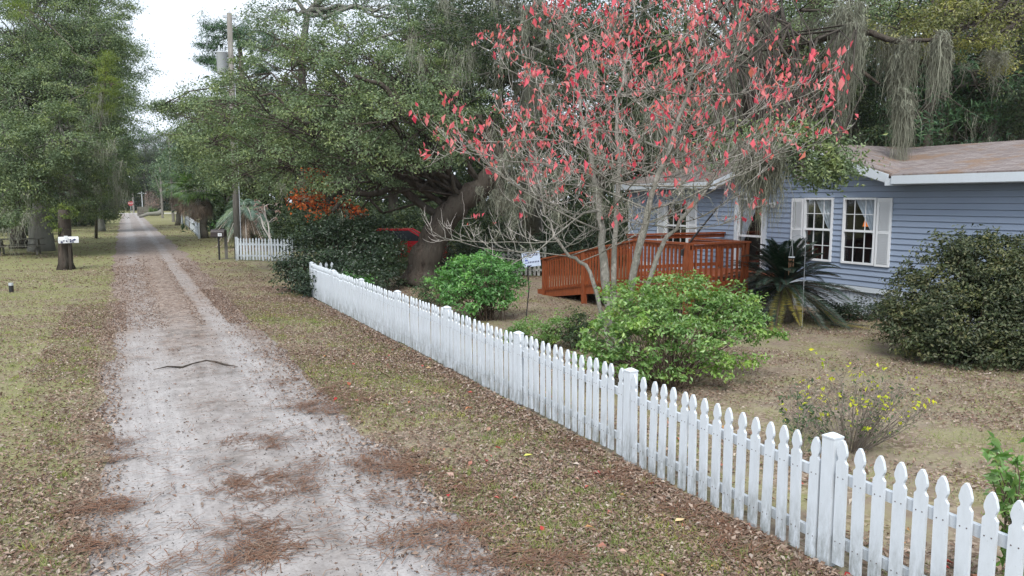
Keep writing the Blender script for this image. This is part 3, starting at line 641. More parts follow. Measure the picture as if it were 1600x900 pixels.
# left side: a stand of live oaks overhanging the lawn
b, P = trunk_px([(65, 392), (62, 340), (68, 280), (85, 200)], None)
Dl = depth_of(b)
lob = [LB(*k) for k in [(20, 60, 38, 2.6), (80, 40, 40, 2.6), (140, 60, 40, 2.2), (168, 90, 42, 1.6), (30, 150, 36, 2.6), (100, 130, 37, 2.4), (160, 170, 40, 2.0), (175, 210, 43, 1.4), (20, 230, 34, 2.2), (90, 220, 34, 2.2), (150, 245, 37, 1.8),
    (50, 285, 34, 1.4), (110, 300, 36, 1.3), (165, 285, 41, 1.3), (188, 290, 46, 1.1), (120, -20, 42, 2.4), (40, -30, 40, 2.6), (160, 20, 45, 1.8), (-40, 120, 38, 2.8), (-60, 240, 36, 2.4), (0, 310, 35, 1.2), (172, 145, 46, 1.5), (185, 255, 48, 1.0), (30, 330, 34, 1.0), (120, 325, 37, .8), (162, 322, 42, 1.0), (-12, 345, 36, 1.0), (5, 335, 40, 1.2), (75, 180, 41, 3.2), (130, 100, 46, 3.0), (40, 100, 44, 3.2)]]
mossy = [(hang(100, 200, 290, 38, 22, 2), 2.0, 18, .16), (hang(0, 110, 320, 36, 14, 2), 1.6, 18, .16), (hang(100, 160, 175, 36, 8, .8), 2.4, 22, .18), (hang(10, 190, 230, 34.5, 16, 1), 1.2, 18, .14), (hang(25, 45, 345, 31, 4, .5), 2.4, 14, .09), (hang(0, 20, 365, 30, 2, .3), 1.6, 12, .08)]
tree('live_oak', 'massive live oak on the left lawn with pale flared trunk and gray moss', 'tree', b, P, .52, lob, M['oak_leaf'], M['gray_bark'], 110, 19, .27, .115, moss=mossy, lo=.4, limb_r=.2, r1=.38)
for k, (pts, lb_, ttl, bk) in enumerate([
    ([(30, 388), (28, 340), (20, 270)], [(0, 300, 42, 1.6), (40, 250, 46, 2.4), (-30, 200, 45, 3), (60, 320, 50, 1.2)], 'dark-trunked oak at the far left edge behind the picnic table', 'dark_bark'),
    ([(157, 361), (155, 330), (160, 250)], [(150, 240, 62, 2.8), (180, 210, 66, 2.6), (120, 250, 60, 2.4), (190, 270, 66, 1.7), (170, 300, 64, 1.4), (150, 150, 66, 3.5), (180, 90, 70, 3.2), (182, 160, 72, 1.6)], 'oak with hanging moss beyond the left lawn nearest the road', 'gray_bark'),
    ([(100, 362), (98, 330), (95, 250)], [(80, 250, 72, 3), (110, 290, 70, 2), (60, 300, 70, 1.8), (20, 290, 72, 2.4), (40, 200, 76, 4)], 'slim dark oak trunk standing far behind the stump with the white mailbox', 'dark_bark')]):
    b, P = trunk_px(pts, None)
    tree('live_oak', ttl, 'tree', b, P, .35, [LB(*q) for q in lb_], M['oak_leaf_cool' if k else 'wood_leaf'], M[bk], 90, 11, .45, .17, moss=[(hang(pts[0][0] - 50, pts[0][0] + 45, 300, depth_of(b), 14, 2), 2.6, 14, .22)], limb_r=.2)
# young pine with yellow-green needles caught in front of the left oak
b = g(150, 372); tree('young_pine', 'slender young pine with bright yellow-green needles against the left oak', 'tree', b, [b, at(152, 250, 36.5), at(165, 120, 36)], .07, [(at(x, y, d), (r, r, r * 1.3)) for x, y, d, r in [(165, 112, 35.8, .35), (174, 135, 35.6, .42), (158, 150, 35.6, .40), (168, 90, 35.8, .25), (160, 168, 35.8, .3), (100, 175, 35, .3), (30, 15, 35, .35)]], M['young_pine_leaf'], M['pine_bark'], 130, 40, .2, .16, .09, up=.2, limb_r=.03)

# pine behind the pole, tall gray-green tree, road-side oaks on the right
b = g(420, 352); Dp = 52
tree('tall_pine', 'tall pine with clumped dark crown showing left of the transformer pole', 'tree', g(400, 372), [g(400, 372), at(385, 200, Dp), at(378, 110, Dp), at(372, 50, Dp)], .28, [LB(*k) for k in [(340, 60, Dp, 1.3, .8), (325, 80, Dp, .8, .6), (365, 45, Dp, 1.2, .7), (395, 60, Dp, 1.3, .8), (350, 95, Dp, .8, .45), (410, 100, Dp, 1.3, .7), (320, 95, Dp, .5, .3), (338, 105, Dp - 1, .5, .35), (330, 38, Dp, .6, .4), (420, 70, Dp + 1, 1.2)]], M['pine_leaf'], M['pine_bark'], 90, 14, .3, .34, .10, limb_r=.08)
tree('tall_oak', 'tall open-crowned oak with pale limbs rising behind the leaning live oak', 'tree', g(480, 372), [g(480, 372), at(475, 200, 48), at(470, 100, 46), at(480, 20, 46)], .35, [LB(*k) for k in [(430, 20, 45, 1.8), (470, 60, 44, 1.9), (500, 10, 46, 1.8), (545, 50, 44, 1.7), (590, 15, 45, 1.9), (640, 30, 44, 1.7), (420, 70, 46, 1.3), (560, -20, 46, 1.8), (690, 20, 44, 1.6), (430, -25, 46, 1.6), (640, -25, 46, 2), (720, 60, 42, 1.6)]], M['oak_leaf_cool'], M['gray_bark'], 70, 8, .42, .15, limb_r=.13, lo=.5)
for k, (px, py, lbs, ttl) in enumerate([
    (420, 358, [(330, 200, 46, 2.4), (380, 190, 48, 2.6), (350, 250, 45, 2.2), (420, 240, 46, 2.4), (300, 220, 52, 1.8), (390, 285, 46, 1.7), (450, 290, 45, 1.8), (345, 150, 50, 2.0), (312, 265, 52, 1.3)], 'bushy oak filling the gap behind the palms and transformer pole'),
    (300, 344, [(300, 255, 90, 3.4), (330, 240, 88, 3.6), (280, 270, 96, 2.6), (310, 215, 92, 2.8), (345, 280, 86, 3), (292, 290, 95, 2)], 'road-side oak beyond the shaggy palms'),
    (330, 342, [(270, 268, 135, 3.4), (285, 285, 130, 3), (262, 290, 140, 2.4), (300, 262, 130, 4), (330, 250, 130, 5)], 'farthest oak on the right of the road before the cross street')]):
    b = g(px, py); d = depth_of(b)
    tree('live_oak', ttl, 'tree', b, [b, at(px - 4, py - 1500 / d, d), at(px - 8, py - 3200 / d, d)], .3, [LB(*q) for q in lbs], M['oak_leaf' if k == 0 else 'oak_leaf_cool'], M['bark'], 90, 10 if k == 0 else 7, .4 if k == 0 else .6, .16 if k == 0 else .28, limb_r=.14, moss=[(hang(px - 60, px + 60, py - 60, d, 10, 1), 2.0, 14, .2)] if k == 0 else None)

# moss-hung live oaks behind the dogwood and the house
b = g(832, 405); P = np.array([b, at(832, 300, 27), at(828, 160, 27), at(836, 60, 27), at(845, -40, 27)])
mossA = [(hang(740, 1000, 320, 19, 12, 1, 20), 1.1, 18, .08), (hang(1010, 1140, 240, 18, 12, 1, 14), 1.2, 24, .1), (hang(870, 890, 60, 25, 8, .3, 40), 1.6, 30, .12), (hang(640, 960, 60, 24, 40, 1.5, 40), 1.9, 26, .2), (hang(800, 860, 10, 26.3, 12, .15, 30), 3.0, 30, .2), (hang(800, 865, 130, 26.2, 10, .15, 30), 2.6, 30, .16), (hang(770, 830, 290, 27, 12, .6), 1.8, 24, .12), (hang(760, 990, 250, 20, 20, .8, 25), 1.5, 22, .13)]
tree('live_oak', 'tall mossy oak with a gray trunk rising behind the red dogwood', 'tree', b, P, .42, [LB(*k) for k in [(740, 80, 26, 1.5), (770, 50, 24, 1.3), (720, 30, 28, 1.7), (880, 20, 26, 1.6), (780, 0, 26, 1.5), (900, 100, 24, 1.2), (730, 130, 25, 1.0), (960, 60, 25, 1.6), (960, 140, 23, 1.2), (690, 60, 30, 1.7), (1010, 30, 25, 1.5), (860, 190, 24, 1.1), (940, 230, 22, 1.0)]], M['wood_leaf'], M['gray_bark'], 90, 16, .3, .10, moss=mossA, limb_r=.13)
b = np.array([23.9, 15.0, 0]); b = at(1172, 330, 28.5) * np.array([1, 1, 0]); P = np.array([b, at(1176, 200, 28), at(1180, 110, 27), at(1172, 60, 26), at(1150, -30, 25)])
mossB = [(hang(1120, 1215, 30, 23, 34, 1.0, 35), 2.6, 30, .18), (hang(1170, 1225, 250, 14.2, 10, .25, 12), 1.9, 40, .11), (hang(1148, 1206, 232, 14.3, 22, .25, 10), 1.9, 40, .10), (hang(1240, 1310, 40, 22, 14, .8, 30), 1.6, 24, .18), (hang(1308, 1352, 40, 19, 22, .5, 25), 2.6, 46, .12), (hang(1388, 1436, 80, 18.5, 13, .4, 22), 1.8, 46, .08), (hang(1402, 1420, 150, 18, 9, .15, 10), 2.2, 60, .06), (hang(1462, 1482, 65, 18, 8, .12, 6), 2.3, 60, .055), (hang(1540, 1570, 90, 19, 8, .3, 12), .9, 30, .1), (hang(1000, 1150, 160, 21, 26, 1.2, 40), 1.6, 24, .16), (hang(1360, 1400, 60, 20, 10, .4, 20), 1.6, 30, .13), (hang(1440, 1600, 40, 22, 14, .8, 20), 1.1, 24, .13)]
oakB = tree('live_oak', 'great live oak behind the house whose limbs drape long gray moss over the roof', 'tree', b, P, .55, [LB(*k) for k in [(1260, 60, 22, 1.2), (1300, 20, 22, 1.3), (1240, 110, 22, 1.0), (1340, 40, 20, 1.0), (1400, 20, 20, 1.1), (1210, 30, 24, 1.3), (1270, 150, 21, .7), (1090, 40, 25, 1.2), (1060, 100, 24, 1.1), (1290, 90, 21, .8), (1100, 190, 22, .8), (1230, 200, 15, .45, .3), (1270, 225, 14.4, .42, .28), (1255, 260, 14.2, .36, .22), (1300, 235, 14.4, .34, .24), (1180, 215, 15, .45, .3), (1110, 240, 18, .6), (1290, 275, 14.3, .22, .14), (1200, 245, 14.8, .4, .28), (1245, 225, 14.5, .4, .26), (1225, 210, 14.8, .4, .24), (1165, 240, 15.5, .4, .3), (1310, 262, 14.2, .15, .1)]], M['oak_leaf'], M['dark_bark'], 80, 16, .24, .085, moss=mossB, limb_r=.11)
for pts in ([(1176, 110, 27), (1230, 75, 23), (1290, 62, 20.5), (1340, 45, 19), (1400, 70, 18.5), (1440, 60, 18.3), (1480, 62, 18)], [(1172, 60, 26), (1215, 140, 20), (1235, 190, 16), (1225, 225, 14.6), (1270, 235, 14.3)], [(1176, 110, 27), (1140, 45, 24), (1100, 20, 23)], [(1180, 110, 27), (1260, 130, 22), (1320, 90, 19.5), (1370, 130, 18.6)]):
    lm = MB(); q = np.array([at(*k_) for k_ in pts]); q2 = np.concatenate([q[:1]] + [[q[i] * .67 + q[i + 1] * .33, q[i] * .33 + q[i + 1] * .67] for i in range(len(q) - 1)] + [q[-1:]]) + 0; lm.tube(q2 + rng.normal(0, .04, q2.shape), np.linspace(.14, .03, len(q2)), 7); lm.obj('limb', M['dark_bark'], oakB, oakB.location, True)
b = at(1640, 330, 30) * np.array([1, 1, 0])
tree('live_oak', 'oak bough with yellowish leaves reaching over the house roof from the right', 'tree', b, [b, at(1640, 150, 29), at(1630, 40, 27)], .4, [LB(*k) for k in [(1470, 30, 19, .8), (1510, 60, 19, .7), (1545, 80, 19.5, .65), (1440, 15, 19.5, .8), (1400, 45, 19, .5), (1560, 105, 20, .4), (1430, 60, 19.2, .5), (1490, 10, 19, .7), (1570, 30, 21, .9), (1540, -10, 21, 1), (1480, 75, 19.5, .5)]], M['oak_leaf_gold'], M['dark_bark'], 75, 22, .2, .085, limb_r=.07)

# wood behind the house: two kinds, each trunk a tree of its own
def proto_pine():
    o = np.array([0, 0, 0.0]); ls = [((rng.normal(0, 1.6), rng.normal(0, 1.6), z), (r, r, r * .6)) for z, r in zip(np.linspace(5.5, 15.5, 15), np.linspace(2.3, 1.2, 15))]
    return tree('pine_tree', 'x', 'tree', o, [o, (.1, 0, 5), (-.1, .1, 10), (0, 0, 15)], .27, ls, M['pine_leaf'], M['pine_bark'], 60, 6, .45, .36, .12, limb_r=.07)
def proto_oak():
    o = np.array([0, 0, 0.0]); ls = [((math.cos(a) * q, math.sin(a) * q, z), (r, r, r * .7)) for a, q, z, r in [(rng.uniform(0, 6.3), rng.uniform(1.2, 4.2), rng.uniform(4.2, 13), rng.uniform(1.3, 2.2)) for _ in range(26)]]
    tops = np.array([(math.cos(a) * q, math.sin(a) * q, z) for a, q, z in [(rng.uniform(0, 6.3), rng.uniform(1, 5), rng.uniform(3.5, 8)) for _ in range(36)]])
    return tree('broadleaf_tree', 'x', 'tree', o, [o, (.2, .1, 3), (.0, .3, 6), (.3, 0, 9)], .33, ls, M['wood_leaf'], M['bark'], 70, 5.5, .5, .17, moss=[(tops, 2.2, 16, .22)], limb_r=.15)
PP, PO = proto_pine(), proto_oak(); used = {'p': False, 'o': False}
def plant(kind, px, depth, rz_, sc, label, group='trees in the wood behind'):
    src = PP if kind == 'p' else PO; p = at(px, 380, depth) * np.array([1, 1, 0])
    if not used[kind]:
        used[kind] = True; src.location = p; src.rotation_euler = (0, 0, rz_); src.scale = (sc, sc, sc); src['label'] = label; src['group'] = group; return src
    return dup(src, p, rz_, sc, label, group)
for a in [('p', 1440, 36, 0.3, 1.0, 'dark pine trunk standing straight behind the roof ridge between two moss strands'), ('o', 1545, 36, 1.0, .9, 'dark broadleaf tree behind the right end of the house roof'), ('p', 1580, 42, 2.0, 1.05, 'tall pine at the right edge behind the house'),
          ('o', 1330, 40, 2.2, .95, 'mossy tree behind the house gable'), ('p', 1250, 44, 4.0, 1.1, 'tall pine deep in the wood behind the porch door'), ('o', 1240, 37, 3.0, .9, 'broadleaf tree in the wood just left of the gable vent'), ('o', 1090, 38, 4.1, 1.0, 'broadleaf tree behind the left end of the house'),
          ('p', 1000, 44, 5.0, 1.1, 'tall pine hidden behind the top of the red dogwood'), ('o', 930, 42, 5.2, 1.0, 'dark mossy tree behind the dogwood trunks'), ('o', 780, 42, .4, 1.0, 'dark broadleaf tree right of the leaning oak trunk'), ('p', 700, 52, 1.4, 1.1, 'tall pine behind the top of the leaning oak'),
          ('o', 620, 50, 2.6, 1.0, 'green broadleaf tree behind the red car'), ('o', 520, 56, 3.7, 1.0, 'broadleaf tree behind the small orange maple'), ('o', 440, 62, 4.7, .9, 'broadleaf tree on the far lawn behind the bare sapling'), ('p', 1480, 46, 0.9, 1.1, 'slimmer pine deep in the wood behind the roof'), ('o', 1660, 36, 5.5, 1.0, 'broadleaf tree just beyond the right edge behind the roof'), ('o', 1420, 48, 1.9, 1.1, 'broadleaf tree filling the wood behind the roof ridge')]: plant(*a)
for a in [('o', 150, 205, 1.0, 1.25, 'hazy tree behind the stop sign at the end of the road'), ('p', 215, 215, 2.0, 1.0, 'hazy pine behind the far light pole'), ('o', 240, 200, 3.0, 1.15, 'hazy broadleaf tree at the end of the road above the planter'), ('p', 262, 200, 3.5, 1.05, 'hazy pine beside the far tall pole'), ('o', 285, 195, 4.0, 1.2, 'broadleaf tree beyond the cross street right of the poles'), ('o', 195, 225, 5.0, 1.1, 'broadleaf tree beyond the cross street at the road vanishing point'), ('o', 330, 180, 6.0, 1.3, 'broadleaf tree far behind the shaggy palms'), ('o', 232, 190, .9, 1.35, 'hazy oak right behind the T-shaped post'), ('o', 258, 210, 2.9, 1.5, 'tall hazy tree behind the thin far pole'), ('o', 178, 190, 3.3, 1.3, 'hazy oak left of the stop sign across the street'), ('o', 272, 230, 1.7, 1.7, 'tallest hazy tree across the end of the road'), ('o', 220, 235, 5.7, 1.4, 'hazy tree directly behind the far lamp pole'), ('p', 300, 220, .4, 1.1, 'far pine behind the palms beyond the cross street')]: plant(*a, 'trees across the end of the road')
# the unbroken wood beyond
mb = MB(); n = 2600; px = rng.uniform(330, 1900, n); dd = rng.uniform(56, 82, n); dd[px > 950] -= 10; zz = (.2 + 13.3 * rng.random(n) ** 1.4) * (.6 + .4 * np.sin(px * .02) ** 2)
cc = np.array([at(a, 313, d) for a, d in zip(px, dd)]); cc[:, 2] = zz
cluster_leaves(mb, cc, -unit(cc * np.array([1, 1, 0]) + 1e-6), 50, 1.1, .42, .5, .4)
px = rng.uniform(-500, 105, 700); dd = rng.uniform(85, 110, 700); cc = np.array([at(a, 313, d) for a, d in zip(px, dd)]); cc[:, 2] = rng.uniform(.2, 11, 700)
cluster_leaves(mb, cc, -unit(cc * np.array([1, 1, 0]) + 1e-6), 50, 1.3, .5, .5, .4)
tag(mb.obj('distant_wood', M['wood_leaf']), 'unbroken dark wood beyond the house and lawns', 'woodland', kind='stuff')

# ================================================================== SHRUBS AND SMALL PLANTS
def shrub(name, label, cat, base_pt, lobes, leafm, stemm, per=40, dens=40, sig=.10, size=.07, aspect=.5, stems=26, lo=.55, up=.7, spread=.6, stem_r=.011, floor=.05, group=None, droop=.15, shoots=.10):
    t = thing(name, base_pt, label, cat, group); fo, st = MB(), MB(); bp = np.asarray(base_pt, float)
    allc = []
    for c, r in lobes:
        r3 = np.broadcast_to(np.asarray(r, float), (3,)); nc = max(5, int(3.4 * dens * float(np.mean(r3)) ** 2)); cc, dd = lobe_clusters(c, r3, nc, lo)
        sh_ = rng.random(len(cc)) < shoots; cc[sh_] += dd[sh_] * float(np.mean(r3)) * rng.uniform(.12, .4, (int(sh_.sum()), 1))
        k = cc[:, 2] > floor; cc, dd = cc[k], dd[k]
        cluster_leaves(fo, cc, dd, per, sig, size, aspect, up, spread, 0, droop); allc.append(cc)
    allc = np.concatenate(allc)
    for q in allc[rng.permutation(len(allc))[:stems]]:
        o = bp + np.array([rng.normal(0, .12), rng.normal(0, .12), -.03]); o[:2] += (q - bp)[:2] * .15
        mid = (o + q) / 2 + rng.normal(0, .05, 3); mid[:2] += (bp - q)[:2] * .12
        st.tube([o, mid, q], [stem_r, stem_r * .8, stem_r * .45], 4)
    fo.obj('foliage', leafm, t, base_pt); st.obj('stems', stemm, t, base_pt); return t
def dm(px, py): return depth_of(g(px, py))
b = g(1040, 606); d = depth_of(b) + .05
shrub('azalea_bush', 'large rounded bright-green bush with leggy stems just behind the front fence', 'bush', b, [LB(1000, 490, d + .2, .46, .40), LB(1075, 475, d + .5, .52, .36), LB(1140, 500, d + .4, .40, .34), LB(950, 525, d - .1, .36, .34), LB(1020, 520, d - .2, .46, .34), LB(1100, 530, d - .1, .46, .32), LB(1185, 515, d + .2, .28, .2), LB(925, 560, d - .2, .26, .24), LB(1060, 455, d + .9, .5, .28), LB(980, 470, d + .9, .4, .28), LB(1150, 470, d + 1, .38, .24), LB(1210, 522, d + .2, .14, .1), LB(950, 570, d - .3, .22, .16), LB(1010, 575, d - .45, .2, .14), LB(1120, 565, d - .2, .26, .16), LB(1060, 585, d - .4, .16, .1), LB(1165, 560, d, .16, .12)], M['bright_leaf'], M['stem'], 26, 95, .065, .064, .5, 130, .62, stem_r=.009)
b = g(762, 500); d = depth_of(b)
shrub('azalea_bush', 'mid-sized green bush standing beside the leaning oak trunk', 'bush', b, [LB(750, 435, d, .62, .48), LB(700, 445, d + .3, .42, .4), LB(795, 430, d + .2, .42, .4), LB(750, 415, d + .6, .6, .3), LB(730, 465, d - .2, .5, .36), LB(785, 462, d, .36, .3)], M['mid_leaf'], M['stem'], 26, 75, .09, .08, .48, 70, .6)
b = g(684, 478); d = depth_of(b)
shrub('dull_bush', 'dull gray-green bush at the foot of the leaning oak', 'bush', b, [LB(682, 452, d, .38, .36), LB(664, 458, d + .5, .3, .3), LB(706, 462, d, .3, .3)], M['dull_leaf'], M['stem'], 26, 80, .1, .06, .5, 20)
b = g(850, 545); d = depth_of(b)
shrub('low_bush', 'low light-green bush tucked behind the fence in front of the yard sign', 'bush', b, [LB(832, 518, d, .36, .25), LB(872, 514, d + .1, .34, .25), LB(806, 524, d, .24, .2)], M['bright_leaf'], M['stem'], 28, 170, .055, .045, .5, 24)
b = g(905, 545); d = depth_of(b)
shrub('low_bush', 'small bluish-green bush at the left foot of the large bright bush', 'bush', b, [LB(905, 505, d, .25, .22), LB(890, 525, d, .28, .25), LB(920, 530, d - .2, .3, .28)], M['dull_leaf'], M['stem'], 28, 150, .055, .045, .5, 24)
b = g(530, 455); d = depth_of(b)
shrub('camellia_bush', 'big dark evergreen bush spilling over the far end of the front fence', 'bush', b, [LB(500, 430, d - 1.6, .6, .45), LB(545, 425, d - 2.2, .6, .4), LB(580, 436, d - 3, .4, .3), LB(478, 440, d - 1.5, .4, .35), LB(500, 395, d, 1.0, .95), LB(470, 420, d - .4, .6, .6), LB(550, 400, d, 1.0, .9), LB(588, 400, d + .3, .7, .85), LB(530, 365, d + .6, 1.0, .6), LB(580, 430, d - .6, .7, .5), LB(510, 430, d - .5, .7, .45), LB(612, 435, d + .2, .36, .4), LB(455, 430, d - .6, .36, .4), LB(475, 448, d - .8, .3, .2), LB(590, 360, d + 1, .7, .5)], M['dark_leaf'], M['stem'], 40, 26, .16, .09, .48, 30, .55)
b = g(552, 478); d = depth_of(b)
shrub('ivy_spray', 'small spray of light-green leaves hanging over the far pickets under the dark bush', 'plant', b + np.array([.3, 0, 0]), [LB(545, 436, d - .1, .28, .12), LB(575, 448, d - .1, .14, .3), LB(562, 440, d, .24, .14)], M['mid_leaf'], M['stem'], 14, 140, .07, .07, .5, 8)
b = g(1530, 578); d = depth_of(b) + .6
shrub('hedge_bush', 'massive dark olive-green rounded bush against the right end of the house', 'bush', at(1530, 560, d) * np.array([1, 1, 0]), [LB(1480, 440, d + .6, .72, .66), LB(1560, 425, d + .4, .75, .62), LB(1430, 470, d + .6, .5, .5), LB(1500, 500, d, .8, .6), LB(1590, 490, d, .8, .7), LB(1440, 520, d, .5, .42), LB(1560, 550, d - .4, .6, .4), LB(1640, 460, d, .9, .8), LB(1480, 548, d - .2, .5, .3), LB(1530, 400, d + .9, .7, .4), LB(1420, 500, d + .3, .45, .4), LB(1680, 540, d - .5, .8, .5), LB(1610, 570, d - .5, .5, .3)], M['olive_leaf'], M['stem'], 34, 95, .09, .066, .5, 40, .62, shoots=.02)
for a_, lab in ((1300, 'low dark shrub at the house foot beside the sago palm'), (1345, 'low dark shrub below the double window by the skirting'), (1395, 'low dark shrub at the left foot of the massive olive bush')):
    b = g(a_, 500); d = depth_of(b); shrub('low_shrub', lab, 'shrub', b, [LB(a_, 487, d, .33, .26), LB(a_ + 22, 492, d - .1, .25, .2)], M['dark_leaf'], M['stem'], 26, 90, .08, .06, .5, 14)
for px, py, r, lab, lf in ((720, 402, .9, 'dark understory shrub right of the leaning trunk in front of the red car', 'dark_leaf'), (790, 398, 1.0, 'dark understory shrub behind the gray weathered fence', 'dark_leaf'), (850, 405, .9, 'dark understory shrub at the far end of the ramp', 'dark_leaf'), (620, 405, .8, 'green understory shrub left of the leaning trunk in front of the red car', 'dull_leaf'), (900, 400, 1.1, 'shaded shrub filling the gap above the ramp rail', 'dark_leaf')):
    d = 26.5 if px < 800 else 27; b = at(px, 420, d) * np.array([1, 1, 0]); shrub('understory_shrub', lab, 'shrub', b, [(b + [0, 0, r * .75], (r, r, r * .75)), (b + [r * .6, .3, r * .5], (r * .6, r * .6, r * .5)), (b + [-r * .6, .3, r * .5], (r * .6, r * .6, r * .5))], M[lf], M['stem'], 30, 22, .17, .1, .45, 14)
b = at(560, 420, 29) * np.array([1, 1, 0])
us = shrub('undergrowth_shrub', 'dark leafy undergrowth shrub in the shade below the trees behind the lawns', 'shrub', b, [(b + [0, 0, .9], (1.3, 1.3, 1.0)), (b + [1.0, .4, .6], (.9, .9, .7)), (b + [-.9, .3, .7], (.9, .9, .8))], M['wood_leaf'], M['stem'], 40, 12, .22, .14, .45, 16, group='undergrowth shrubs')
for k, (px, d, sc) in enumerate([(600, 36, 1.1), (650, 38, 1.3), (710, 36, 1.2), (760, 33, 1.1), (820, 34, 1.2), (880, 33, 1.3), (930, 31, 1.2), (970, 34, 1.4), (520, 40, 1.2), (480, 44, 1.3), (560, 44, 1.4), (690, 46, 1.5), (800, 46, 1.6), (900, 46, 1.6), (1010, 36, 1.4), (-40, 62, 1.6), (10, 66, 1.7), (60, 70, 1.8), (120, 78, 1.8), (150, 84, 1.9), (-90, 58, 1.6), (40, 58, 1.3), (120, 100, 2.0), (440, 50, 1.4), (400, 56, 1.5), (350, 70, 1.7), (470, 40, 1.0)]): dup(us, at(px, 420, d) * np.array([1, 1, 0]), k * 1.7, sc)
for k, (px, d, sc) in enumerate([(160, 215, 4), (188, 225, 4.5), (214, 215, 4), (236, 205, 4.2), (255, 198, 4), (276, 200, 4), (300, 190, 4), (330, 170, 3.6), (150, 185, 4)]): dup(us, at(px, 380, d) * np.array([1, 1, 0]), k * 2.1, sc, 'dark hazy thicket across the street at the end of the road', 'thickets across the end of the road')
b = g(350, 362); d = depth_of(b)
shrub('round_bush', 'clipped round yellow-green bush on the neighbouring lawn behind the pole', 'bush', b, [(b + [0, 0, .55], (1.0, .9, .55))], M['mid_leaf'], M['stem'], 40, 60, .14, .12, .5, 10)
b = g(235, 330); 
shrub('bare_bush', 'hazy rusty-brown bare bush at the far end of the road', 'bush', b, [LB(236, 312, depth_of(b), 1.7, 2.0), LB(246, 318, depth_of(b), 1.4, 1.5)], M['rust_leaf'], M['gray_stem'], 12, 5, .5, .22, .3, 60, stem_r=.05)
# sparse yellow-leaved shrub near the fence
def sparse_shrub(name, label, b, n, hgt, spr, leafm, tipn, size, stemm, lower=None):
    t = thing(name, b, label, 'shrub'); st, fo, lo_ = MB(), MB(), MB()
    for k in range(n):
        a = rng.uniform(0, 6.28); q = rng.uniform(.2, 1) ** .6 * spr; h = hgt * rng.uniform(.5, 1.0) * (1 - .25 * (q / spr) ** 2)
        o = b + np.array([math.cos(a), math.sin(a), 0]) * q * .25; e = b + np.array([math.cos(a) * q, math.sin(a) * q, h])
        c = curve(o, e, 6, .04); st.tube(c, np.linspace(.006, .002, 6), 4)
        for z_ in range(4):
            s_ = c[rng.integers(2, 6)]; e2 = s_ + np.array([rng.normal(0, .1), rng.normal(0, .1), rng.uniform(.05, .2)]); st.tube([s_, (s_ + e2) / 2 + rng.normal(0, .012, 3), e2], [.003, .0025, .0015], 3)
            if rng.random() < (.2 if name == 'sparse_shrub' else .5): 
                m_ = rng.integers(1, tipn); leaves(fo, e2 + rng.normal(0, .022, (m_, 3)), np.tile([0, 0, 1.0], (m_, 1)), size, .5, .9)
            elif rng.random() < .5 and lower: leaves(lo_, s_ + rng.normal(0, .04, (4, 3)), np.tile([0, 0, 1.0], (4, 1)), size * .8, .4, .9)
    st.obj('stems', stemm, t, b); fo.obj('foliage', leafm, t, b)
    if lower: lo_.obj('foliage', lower, t, b)
    return t
sparse_shrub('sparse_shrub', 'sparse twiggy shrub with a few bright yellow leaves behind the near fence', g(1325, 700), 95, .9, .78, M['yellow_leaf'], 4, .06, M['gray_stem'], M['dull_leaf'])
b = g(1235, 735) + np.array([.12, .05, 0]); sparse_shrub('weedy_sprig', 'weedy green sprig growing through the pickets left of the near fence post', b, 12, .8, .16, M['dull_leaf'], 9, .05, M['gray_stem'], M['mid_leaf'])
b = at(1610, 900, 4.6) * np.array([1, 1, 0]); b[0] = max(b[0], 4.75); t = thing('leafy_plant', b, 'glossy green leafy shoot cut by the right edge behind the nearest pickets', 'plant'); st, fo = MB(), MB()
for k in range(16):
    e = at(1545 + 70 * rng.random(), 690 + 90 * rng.random(), 4.9 + rng.normal(0, .2)); c = curve(b + rng.normal(0, .03, 3) * [1, 1, 0], e, 8, .05); st.tube(c, np.linspace(.007, .003, 8), 5)
    for q in c[3:]: leaves(fo, q + rng.normal(0, .03, (7, 3)), np.tile([0, -.3, 1.0], (7, 1)), .09, .38, .6)
st.obj('stems', M['stem'], t, b); fo.obj('foliage', M['bright_leaf'], t, b)

